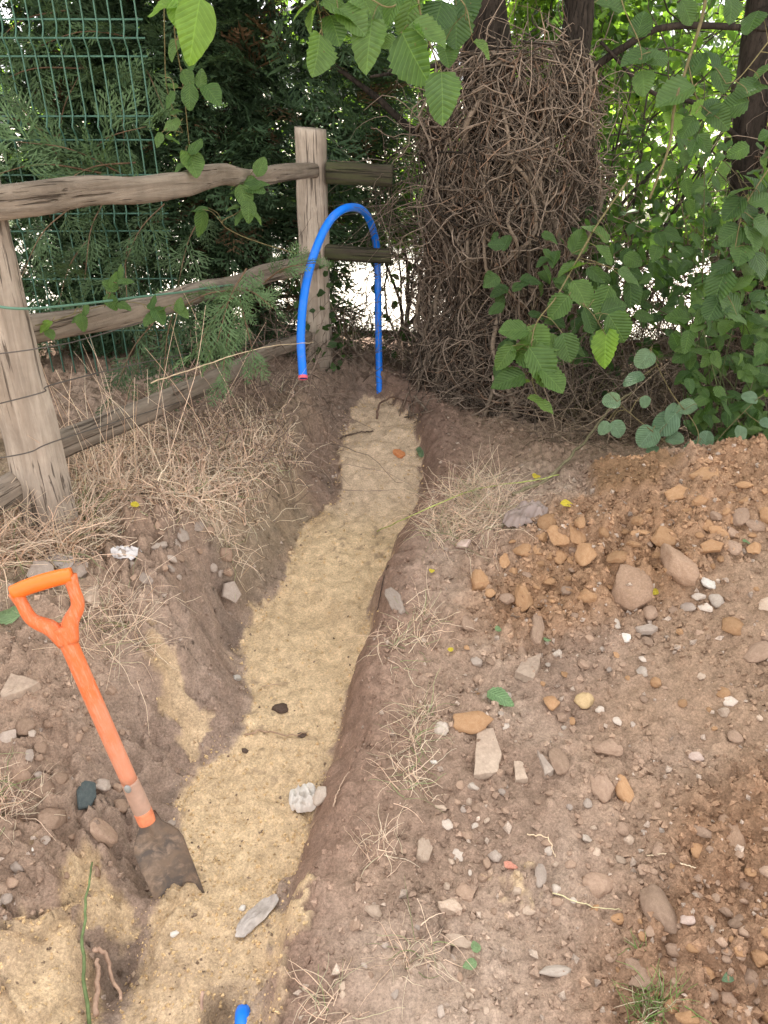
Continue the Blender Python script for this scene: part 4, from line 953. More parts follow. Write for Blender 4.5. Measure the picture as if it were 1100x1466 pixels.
# bramble thicket on the right: every leaf its own part
t = empty('bramble_bush', PY(1065, 640, 2.75)); tag(t, 'dense green bramble thicket at the picture edge behind the spoil heap', 'bramble')
poly = [(1000, 400), (1060, 385), (1130, 380), (1130, 690), (1060, 670), (1008, 650), (985, 590), (965, 480)]
for k in range(14):
    u0, u1 = rng.uniform(1010, 1110), rng.uniform(970, 1120); a, b = PY(u0, 660, 2.75), PY(u1, rng.uniform(390, 520), rng.uniform(2.55, 2.85))
    mb = MB(); p = spline([a, (a + b) / 2 + rng.normal(0, .07, 3), b], 18); tubes(mb, p[None], np.linspace(.003, .0013, 18)[None], 5, np.array([.10, .12, .05]) * rng.uniform(.6, 1.3)); obj('cane', mb, M_STEM, t)
k = 0
while k < 285:
    u, v = rng.uniform(960, 1130), rng.uniform(385, 690)
    if not inpoly(np.array(u), np.array(v), poly): continue
    b = PY(u, v, rng.uniform(2.5, 2.9)); ang = rng.uniform(180, 360)
    for j in range(3 if rng.random() < .5 else 1):
        T = unit(img_dir(ang + (j - 1) * 62 * (j != 1) if j != 1 else ang) + FW * rng.uniform(-.5, .2)); L = rng.uniform(.035, .085)
        put_leaf(t, 'bramble', M_BRAMBLE, b, T, unit(-FW * .7 + UP * .6 + rng.normal(0, .35, 3)), L); k += 1
t = empty('hedge_bramble', PY(1050, 420, 3.0)); tag(t, 'leafy bramble stems climbing in front of the dark ivy stump', 'bramble')
for k in range(8):
    a, b = PY(rng.uniform(1000, 1110), 480, 3.1), PY(rng.uniform(940, 1110), rng.uniform(180, 300), rng.uniform(2.8, 3.2))
    mb = MB(); p = spline([a, (a + b) / 2 + rng.normal(0, .1, 3), b], 18); tubes(mb, p[None], np.linspace(.0035, .0013, 18)[None], 5, np.array([.12, .10, .055]) * rng.uniform(.6, 1.3)); obj('cane', mb, M_STEM, t)
for k in range(150):
    u, v = rng.uniform(930, 1130), rng.uniform(190, 400)
    if fbm(np.array([u / 60.]), np.array([v / 60.]), 502, 3)[0] < -.06: continue
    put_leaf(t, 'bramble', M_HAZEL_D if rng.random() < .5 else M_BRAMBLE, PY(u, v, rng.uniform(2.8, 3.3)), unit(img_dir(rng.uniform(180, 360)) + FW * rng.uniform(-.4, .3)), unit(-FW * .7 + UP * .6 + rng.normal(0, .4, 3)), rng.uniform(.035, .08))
# mid-depth leaves in the hedge behind the hazel shoot
t = empty('hedge_bramble', PY(860, 560, 3.0)); tag(t, 'shaded bramble leaves in the hedge right of the ivy clad trunk', 'bramble')
for k in range(9):
    a, b = PY(rng.uniform(780, 960), 600, 3.1), PY(rng.uniform(720, 1000), rng.uniform(340, 480), rng.uniform(2.8, 3.2))
    mb = MB(); p = spline([a, (a + b) / 2 + rng.normal(0, .1, 3), b], 18); tubes(mb, p[None], np.linspace(.0035, .0013, 18)[None], 5, np.array([.11, .09, .05]) * rng.uniform(.6, 1.3)); obj('cane', mb, M_STEM, t)
for k in range(150):
    u, v = rng.uniform(700, 1000), rng.uniform(330, 520)
    if fbm(np.array([u / 70.]), np.array([v / 70.]), 501, 3)[0] < -.03: continue
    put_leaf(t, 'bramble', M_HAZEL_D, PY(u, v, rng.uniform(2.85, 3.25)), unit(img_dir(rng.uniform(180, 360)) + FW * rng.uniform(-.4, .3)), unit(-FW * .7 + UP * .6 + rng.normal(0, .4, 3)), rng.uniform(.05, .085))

# ------------------------------------------------------------------ grasses
def blades(mb, base, L, up, wob, r, cols, K=8, grav=.10):
    n = len(base); d = rvec(n) * [1, 1, .4] + np.array([0, 0, 1.0]) * np.asarray(up).reshape(-1, 1)
    p = wander(n, K, base, d, L, wob, gravity=grav)
    g = hgt(p[..., 0], p[..., 1]) + .002; p[..., 2] = np.maximum(p[..., 2], g)
    tubes(mb, p, rng.uniform(r[0], r[1], (n, 1)) * np.linspace(1.1, .35, K)[None], 3, cols)
def px_points(poly, n):
    out = []; us = [p[0] for p in poly]; v_ = [p[1] for p in poly]
    while len(out) < n:
        u, v = rng.uniform(min(us), max(us)), rng.uniform(min(v_), max(v_))
        if inpoly(np.array(u), np.array(v), poly): out.append(G(u, v))
    return np.array(out)
STRAW, STRAW2, BROWNG, GREENG = (.88, .63, .48), (.90, .75, .58), (.58, .39, .29), (.24, .30, .11)
def grass_mass(name, label, poly, n, L, up, r=(.0010, .0024), mixg=.05, wob=.16, seeds=60, grav=.10):
    sp_ = px_points(poly, seeds); b = sp_[rng.integers(0, seeds, n)] + rng.normal(0, .03, (n, 3)) * [1, 1, 0]
    b[:, 2] = hgt(b[:, 0], b[:, 1])
    c = gcol(n, STRAW, STRAW2, .65, 1.15); q = rng.random(n) < .12; c[q] = gcol(int(q.sum()), BROWNG, STRAW, .7, 1.1)
    q = rng.random(n) < mixg; c[q] = gcol(int(q.sum()), GREENG, STRAW2, .7, 1.1)
    mb = MB(); blades(mb, b, rng.uniform(L[0], L[1], n), rng.uniform(up[0], up[1], n), wob, r, c, grav=grav)
    return tag(obj(name, mb, M_DRYGRASS), label, 'grass', kind='stuff')
grass_mass('dry_grass', 'matted dry straw coloured grass on the bank below the lowest rail', [(120, 690), (160, 640), (300, 610), (400, 600), (425, 660), (360, 735), (250, 730), (150, 730)], 2400, (.04, .16), (.0, 1.2), wob=.28, seeds=110)
grass_mass('dry_grass', 'tall dry grass stems standing up before the rails', [(90, 700), (250, 650), (400, 590), (410, 620), (250, 700), (120, 730)], 45, (.22, .60), (1.5, 4), (.0009, .0018), .08, .07, 40, .04)
grass_mass('dry_grass', 'dry grass heaped around the foot of the near post', [(-40, 740), (110, 740), (140, 770), (90, 810), (-40, 830)], 1300, (.06, .24), (.1, 1.4), mixg=.08)
grass_mass('dry_grass', 'dry grass in the shade under the middle rail', [(60, 640), (200, 590), (400, 530), (430, 560), (300, 620), (120, 680)], 130, (.08, .22), (.4, 2.0), (.0008, .0018), .12)
grass_mass('dry_grass', 'matted pale hay on the lip right of the trench below the hedge', [(620, 730), (660, 700), (740, 690), (730, 745), (680, 775), (620, 770)], 900, (.06, .20), (.0, .7), (.0006, .0013), .15)
def tuft(label, u, v, n, L, up=(.3, 1.5), spread=.03, mixg=.1, green=False, r=(.0006, .0014)):
    n = int(n * .65) if u > 450 and not green else n
    c0 = G(u, v); b = c0 + rng.normal(0, spread, (n, 3)) * [1, 1, 0]; b[:, 2] = hgt(b[:, 0], b[:, 1])
    c = gcol(n, STRAW, STRAW2, .7, 1.1) if not green else gcol(n, (.16, .28, .07), (.30, .40, .14), .8, 1.1)
    q = rng.random(n) < mixg; c[q] = gcol(int(q.sum()), GREENG, STRAW2, .7, 1.1)
    mb = MB(); blades(mb, b, rng.uniform(L[0], L[1], n), rng.uniform(up[0], up[1], n), .17, r, c)
    return tag(obj('grass_tuft', mb, M_DRYGRASS, loc=c0), label, 'grass tuft', 'grass tufts')
tuft('dry grass tuft beside the shovel grip', 165, 895, 150, (.06, .20), (0, .9), .045)
tuft('straw tuft at the picture edge beside the shovel shaft', 5, 1150, 110, (.05, .14), (0, 1.0), .03)
tuft('hanging dry tuft on the left lip of the trench', 320, 775, 90, (.05, .16), (0, .8), .03)
tuft('dry tuft at the trench lip beside a yellow leaf', 610, 890, 80, (.04, .12), (.2, 1.2), .03, .3)
tuft('dry tuft hanging over the trench wall', 575, 925, 80, (.04, .13), (0, 1.0), .035, .25)
tuft('greenish tuft on the trench lip above the pale slab', 598, 1030, 70, (.04, .13), (.2, 1.3), .02, .4)
tuft('dry tuft above the blue plastic scrap', 590, 1070, 70, (.04, .13), (.1, 1.2), .025, .25)
tuft('dry tuft left of the blue plastic scrap', 585, 1115, 70, (.04, .12), (.1, 1.2), .025, .25)
tuft('dry tuft on the lip beside the pale crumbled sand', 545, 1215, 60, (.03, .09), (.1, 1.2), .02, .15)
tuft('spiky dry tuft near the bottom of the trench lip', 590, 1370, 70, (.04, .12), (.2, 1.4), .025, .3)
tuft('pale dry tuft at the bottom edge beside the blue pipe end', 470, 1440, 60, (.04, .12), (.2, 1.2), .025, .2)
tuft('dry tuft under the long green stem', 640, 770, 80, (.05, .15), (0, 1.0), .03, .3)
tuft('fresh green grass tuft at the bottom edge', 930, 1450, 90, (.03, .08), (.6, 2.0), .02, .3, True)
tuft('small green tuft beside the squarish clod', 915, 1365, 14, (.02, .05), (.4, 1.5), .006, .3, True)
tuft('small green weed tuft under the yellow flower by the near post', 105, 745, 60, (.06, .16), (.6, 1.8), .03, .3, True)
tuft('thin tuft of grass on the trench lip by the brown bag', 700, 730, 40, (.05, .16), (.6, 1.8), .02, .4)

# ------------------------------------------------------------------ blue water pipe
def m_pipe():
    m, n, p, o = mat('blue_polythene'); tc = texco(n)
    c = mixc(n, maprange(n, noise_fac(n, 9, 6, .75, tc), .50, .66, 0, .22), (.004, .185, .82), (.25, .30, .42))
    c = mixc(n, maprange(n, noise_fac(n, 26, 6, .8, tc), .62, .70, 0, .5), c, (.30, .22, .16))
    n.links.new(c, p.inputs['Base Color']); p.inputs['Roughness'].default_value = .42; p.inputs['Specular IOR Level'].default_value = .4
    bump(n, p, noise_fac(n, 90, 4, .6, tc), .2, .001); return m
M_PIPE = m_pipe()
M_PINK = m_plain('pink_tape', (.75, .12, .17), .5, .4, .1)
pp = spline([P(434, 541, 2.96), P(431, 480, 2.98), P(437, 415, 3.0), P(452, 358, 3.04), P(474, 314, 3.1), P(500, 297, 3.18), P(524, 306, 3.35), P(538, 345, 3.52), P(541, 400, 3.60), P(542, 470, 3.68), P(543, 530, 3.74), G(544, 572) + [0, .0, -.03]], 90)
mb = MB(); tubes(mb, pp[None], np.full((1, 90), .0165), 20)
# hollow cut end
pe = pp[:2]; dirv = unit(pp[0] - pp[1])
pipe = obj('water_pipe', mb, M_PIPE, loc=pp[-1]); tag(pipe, 'blue plastic water pipe arching up out of the far end of the sand', 'pipe')
mb = MB(); tubes(mb, np.stack([pp[0] + dirv * .001, pp[0] - dirv * .02, pp[0] - dirv * .05])[None], np.full((1, 3), .0125), 16); obj('bore', mb, m_plain('pipe_bore', (.01, .05, .2), .6), pipe)
mb = MB(); tubes(mb, np.stack([pp[0] + dirv * .004, pp[0] + dirv * .0, pp[0] - dirv * .008])[None], np.full((1, 3), .0180), 18); obj('end_tape', mb, M_PINK, pipe)
q0 = G(348, 1462)
mb = MB(); p2 = spline([q0 + [.03, -.16, -.06], q0 + [.015, -.07, .0], q0 + [0.004, -.01, .012], q0 + [-.002, .02, -.012], q0 + [-.005, .04, -.05]], 24); tubes(mb, p2[None], np.full((1, 24), .0165), 18, cap=True)
tag(obj('pipe_end', mb, M_PIPE, loc=q0), 'bend of blue pipe just showing at the bottom edge', 'pipe')

# ------------------------------------------------------------------ shovel
def m_shaft():
    m, n, p, o = mat('worn_orange_paint'); tc = texco(n)
    sx = node(n, 'ShaderNodeSeparateXYZ'); n.links.new(tc, sx.inputs[0])
    wear = node(n, 'ShaderNodeMath', operation='ADD'); n.links.new(sx.outputs[2], wear.inputs[0])
    nz = maprange(n, noise_fac(n, 14, 6, .7, tc), .3, .7, -.10, .10); n.links.new(nz, wear.inputs[1])
    f = maprange(n, wear.outputs[0], .30, .36, 1, 0)
    dust = maprange(n, noise_fac(n, 1.0, 6, .75, texco(n, 'Object', (160, 160, 28))), .48, .66, .04, .7)
    c = mixc(n, dust, (.70, .155, .045), (.58, .31, .20)); p.inputs['Roughness'].default_value = .5
    c = mixc(n, maprange(n, wear.outputs[0], .36, .66, .75, 0), c, (.60, .30, .20))
    n.links.new(c, p.inputs['Base Color']); bump(n, p, noise_fac(n, 60, 4, .6, tc), .25, .002); return m
M_SHAFT = m_shaft()
M_GRIP = m_plain('orange_grip', (.78, .165, .02), .42, .4, .08, 25)
M_SOCKET = m_stone('dusty_socket', (.40, .22, .15), (.34, .245, .19), 14, .0008)
M_WORN = m_plain('faded_orange_collar', (.66, .21, .10), .6, .3, .25, 40)
def m_blade():
    m, n, p, o = mat('muddy_steel'); tc = texco(n)
    c = mixc(n, maprange(n, noise_fac(n, 16, 5, .6, tc, .8), .42, .58, 0, 1), (.13, .105, .09), (.23, .165, .12))
    c = mixc(n, maprange(n, noise_fac(n, 30, 6, .7, tc, .4), .52, .66, 0, .8), c, (.36, .26, .19))
    n.links.new(c, p.inputs['Base Color']); p.inputs['Roughness'].default_value = .6; bump(n, p, noise_fac(n, 45, 6, .7, tc), .7, .004); return m
M_BLADE = m_blade()
M_RIVET = m_plain('steel_rivet', (.25, .24, .22), .4, .6, .2)
top = P(96, 915, 1.50); neck = P(204, 1160, 1.64)
A = unit(top - neck); tip = neck - A * .30
gW = img_dir(36); gW = unit(gW - A * (gW @ A)); gN = np.cross(gW, A); gN = gN if gN @ FW < 0 else -gN
shovel = empty('shovel', tip); tag(shovel, 'orange D handled shovel standing in the soil beside the trench', 'shovel')
zero = tip
def shpts(lst): return np.array([tip + A * a + gW * b_ + gN * c for a, b_, c in lst])
Ls = float((top - tip) @ A)
def sh_tube(name, path, rad, m, n=24, sides=16, parent=None):
    # meshes live in a frame with local Z along the shaft so that wear follows it
    p = spline([(x, y, z) for (z, x, y) in path], n); mb = MB(); tubes(mb, p[None], np.interp(np.linspace(0, 1, n), np.linspace(0, 1, len(rad)), rad)[None], sides, cap=True)
    o = link(name, mb.mesh(name), m); place(o, parent or shovel, tip, gW, gN, A)
    if parent is not None: pass
    return o
sh_tube('shaft', [(.375, 0, 0), (.55, 0, .001), (Ls - .02, 0, 0), (Ls + .03, 0, 0)], [.0168, .0172, .0172, .020], M_SHAFT)
sk = sh_tube('socket', [(.285, 0, 0), (.30, 0, 0), (.34, 0, 0), (.378, 0, 0)], [.0180, .0188, .0188, .0178], M_SOCKET)
sh_tube('socket_collar', [(.268, 0, .002), (.278, 0, .001), (.2995, 0, 0)], [.0180, .0190, .0190], M_WORN, n=8)
for sx in (0.0,):
    mb = MB(); mb.add(IC2[0] * [.007, .004, .010] + [-.004, .0175, .372], IC2[1]); o = link('rivet', mb.mesh('rivet'), M_RIVET); place(o, shovel, tip, gW, gN, A)
gh, gw = .092, .050
za = Ls + .03
for s in (-1, 1):
    sh_tube('yoke_arm', [(za - .035, s * .004, 0), (za + .0, s * .018, 0), (za + .03, s * .044, 0), (za + gh * .72, s * (gw - .001), 0), (za + gh, s * (gw + .001), 0)], [.0175, .0165, .0128, .0115, .0142], M_SHAFT, 22, 14)
sh_tube('grip_bar', [(za + gh, -gw - .006, 0), (za + gh + .003, -.03, 0), (za + gh + .004, 0, 0), (za + gh + .003, .03, 0), (za + gh, gw + .006, 0)], [.0150, .0154, .0158, .0154, .0150], M_GRIP, 20, 16)
# blade: dished, square shouldered, with turned treads and a lip
mb = MB(); nu, nv = 13, 18; V = []
for j in range(nv):
    t_ = j / (nv - 1); z = .285 - t_ * .30
    hwid = np.interp(t_, [0, .12, .22, .3, 1], [.021, .025, .048, .055, .052])
    for i in range(nu):
        s = i / (nu - 1) * 2 - 1
        V.append((s * hwid, -.010 - .022 * sstep(0, .4, np.array(t_)) + .026 * s * s * float(sstep(.1, .4, np.array(t_))) + .02 * t_ * t_ + .018 * max(0, 1 - abs(s) * 3.2) * (1 - t_) ** 2 + .012 * (1 - t_) * 0, z))
V = np.array(V); i = np.arange(nu * nv).reshape(nv, nu)
F = np.stack([i[:-1, :-1], i[:-1, 1:], i[1:, 1:], i[1:, :-1]], -1).reshape(-1, 4)
mb.add(V, F); mb.add(V + [0, -.0025, 0], F[:, ::-1])
rim = np.concatenate([i[0, :], i[1:, -1], i[-1, ::-1][1:], i[::-1, 0][1:]]); nn = nu * nv
mb.q.append(np.stack([rim[:-1], rim[1:], rim[1:] + nn, rim[:-1] + nn], 1))
o = link('blade', mb.mesh('blade'), M_BLADE); place(o, shovel, tip, gW, gN, A)

# ------------------------------------------------------------------ stones, clods and scraps
def rock_mesh(kind, seed):
    r = np.random.default_rng(seed); v = IC2[0].copy()
    if kind == 'slab':      # an angular flat piece: extruded irregular polygon
        n = int(r.integers(5, 8)); a = np.sort(np.linspace(0, 2 * math.pi, n, endpoint=False) + r.uniform(-.22, .22, n)); rad = r.uniform(.9, 1.1, n)
        for p_ in (0,):
            V = []; rings = [(-1, .90), (-.7, .99), (.55, 1.0), (.9, .93), (1.0, .80)]
            sub = []
            for k in range(n):
                a0, r0 = a[k], rad[k]; a1, r1 = a[(k + 1) % n] + (2 * math.pi if k == n - 1 else 0), rad[(k + 1) % n]
                P0 = np.array([math.cos(a0) * r0, math.sin(a0) * r0]); P1 = np.array([math.cos(a1) * r1, math.sin(a1) * r1])
                for f in (0, .33, .66): q = P0 + (P1 - P0) * f; sub.append(q * (1 + r.normal(0, .022)))
            sub = np.array(sub); m = len(sub)
            for z, s in rings: V += [(x * s, y * s, z + r.normal(0, .07)) for x, y in sub]
            V.append((0, 0, 1.04)); V.append((0, 0, -1.0)); V = np.array(V); F = []
            for k in range(len(rings) - 1):
                for q in range(m): F.append((k * m + q, k * m + (q + 1) % m, (k + 1) * m + (q + 1) % m)); F.append((k * m + q, (k + 1) * m + (q + 1) % m, (k + 1) * m + q))
            e = len(rings) * m
            for q in range(m): F.append(((len(rings) - 1) * m + q, (len(rings) - 1) * m + (q + 1) % m, e)); F.append(((q + 1) % m, q, e + 1))
            mb = MB(); mb.add(V, np.array(F)); me = mb.mesh('stone', smooth=False); return me
    if kind == 'angular':
        v = v * (1 + r.uniform(-.12, .12, 3))
        for k in range(9):
            d = unit(r.normal(size=3)); h = r.uniform(.55, .85); e = v @ d - h; v = v - np.outer(np.maximum(e, 0), d)
        v = v * (1 + r.normal(0, .035, (len(v), 1))); v = v + .10 * np.sin(v[:, [1, 2, 0]] * 3.1 + r.uniform(0, 6, 3))
    else:
        ph = r.uniform(0, 6, (6, 3)); 
        nz = sum(np.sin(v @ r.normal(0, 1.6 + k * .9, 3) + ph[k, 0]) * (.13 / (1 + k * .4)) for k in range(6)); v = v * (1 + nz[:, None] * (1.0 if kind == 'clod' else .8))
        for k in range(6 if kind == 'clod' else 2):
            d = unit(r.normal(size=3)); h = r.uniform(.62, .9); e = v @ d - h; v = v - np.outer(np.maximum(e, 0), d) * .9
        v = v * (1 + r.normal(0, .04 if kind == 'clod' else .02, (len(v), 1)))
    mb = MB(); mb.add(v, IC2[1]); return mb.mesh('stone', smooth=(kind != 'angular'))
ROCKS = {}
def rock(kind, mk, var):
    k = (kind, mk, var)
    if k not in ROCKS:
        me = rock_mesh(kind, 900 + var * 13 + len(kind) * 7); me.materials.append(STONE[mk]); ROCKS[k] = me
    return ROCKS[k]
def stone(u, v, wpx, hpx, kind, mk, label, name='stone', cat='stone', thick=.7, rot=None, sink=.35, group=None, tilt=.18, p=None):
    g = G(u, v + (hpx * .25 if wpx > 15 else 0)) if p is None else p
    d = float((g - CAM) @ FW); sx = wpx / FPX * d / 2; gp = (ray(u, v)); el = -gp[2] / np.linalg.norm(gp)
    hp = hpx / FPX * d / 2
    flat = kind == 'slab'
    if flat: sy = hp / max(el, .3); sz = thick * .011
    else: sz = thick * min(sx, hp) * 1.0; sy = max(hp * hp - (sz * .75) ** 2, (hp * .55) ** 2) ** .5 / max(el, .35)
    eps = .03; nx_ = -(hgt(g[0] + eps, g[1]) - hgt(g[0] - eps, g[1])) / (2 * eps); ny_ = -(hgt(g[0], g[1] + eps) - hgt(g[0], g[1] - eps)) / (2 * eps)
    N = unit(np.array([nx_ * .6, ny_ * .6, 1]) + rng.normal(0, tilt, 3) * [1, 1, 0]); a = rng.uniform(-.35, .35) if rot is None else math.radians(rot)
    X_ = np.array([math.cos(a), math.sin(a), 0]); X_ = unit(X_ - N * (X_ @ N)); Y_ = np.cross(N, X_)
    o = bpy.data.objects.new(name, rock(kind, mk, int(rng.integers(7)))); COL.objects.link(o)
    if flat:
        ring = [g + X_ * sx * .8 * math.cos(q) + Y_ * sy * .8 * math.sin(q) for q in np.linspace(0, 6.28, 12)]
        g = g + N * np.percentile([hgt(q[0], q[1]) - q[2] for q in ring], 75)
    place(o, None, g + N * sz * (1 - 2 * sink if not flat else .35), X_, Y_, N, (sx, sy, sz))
    return tag(o, label, cat, group)
def slab(px, mk, label, th=.014):
    """flat stone with a given outline, bedded on the ground"""
    q = np.array([G(u, v) for u, v in px]); c = q.mean(0); A4 = np.c_[q[:, :2] - c[:2], np.ones(len(q))]; k = np.linalg.lstsq(A4, q[:, 2], rcond=None)[0] * [.7, .7, 1]
    sub = np.concatenate([q[i] + (q[(i + 1) % len(q)] - q[i]) * f for i in range(len(q)) for f in (0, .25, .5, .75)]).reshape(-1, 3)[:, :2] - c[:2]
    sub = sub + rng.normal(0, .0008, sub.shape); m = len(sub); ar = sum(sub[i, 0] * sub[(i + 1) % m, 1] - sub[(i + 1) % m, 0] * sub[i, 1] for i in range(m)); sub = sub if ar > 0 else sub[::-1]
    lift = float(np.percentile(hgt(c[0] + sub[:, 0], c[1] + sub[:, 1]) - (sub @ k[:2] + k[2]), 70)); V = []; F = []
    for z, s_ in ((-th, 1.0), (.5 * th, 1.0), (.62 * th, .965), (.66 * th, .6)): V += [(c[0] + x * s_, c[1] + y * s_, k[0] * x * s_ + k[1] * y * s_ + k[2] + lift + z + rng.normal(0, .0006)) for x, y in sub]
    V.append((c[0], c[1], k[2] + lift + .66 * th))
    for r_ in range(3):
        for i in range(m): F += [(r_ * m + i, r_ * m + (i + 1) % m, r_ * m + m + (i + 1) % m), (r_ * m + i, r_ * m + m + (i + 1) % m, r_ * m + m + i)]
    F += [(3 * m + i, 3 * m + (i + 1) % m, 4 * m) for i in range(m)]
    mb = MB(); mb.add(np.array(V), np.array(F)); tag(obj('stone', mb, SLABM[mk], loc=c, smooth=False), label, 'stone')
SLABM = {'tan': m_stone('slab_tan', (.36, .265, .20), (.42, .32, .245), 90), 'grey': m_stone('slab_grey', (.32, .25, .205), (.38, .305, .25), 90)}
slab([(749, 944), (774, 945), (771, 963), (762, 978), (736, 978)], 'tan', 'pale flat angular stone above the fallen green leaf')
slab([(683, 1047), (706, 1046), (717, 1086), (712, 1108), (678, 1114)], 'tan', 'tall flat slab of pinkish stone below the fallen green leaf')
slab([(735, 1097), (748, 1095), (756, 1122), (738, 1121)], 'tan', 'small flat stone right of the tall pinkish slab')
slab([(768, 1082), (776, 1083), (792, 1112), (780, 1116)], 'grey', 'thin grey stone sliver right of the tall pinkish slab')
slab([(2, 995), (18, 972), (40, 974), (60, 986), (34, 1003), (4, 1004)], 'tan', 'flat tan stone lying on the bank left of the shovel shaft')
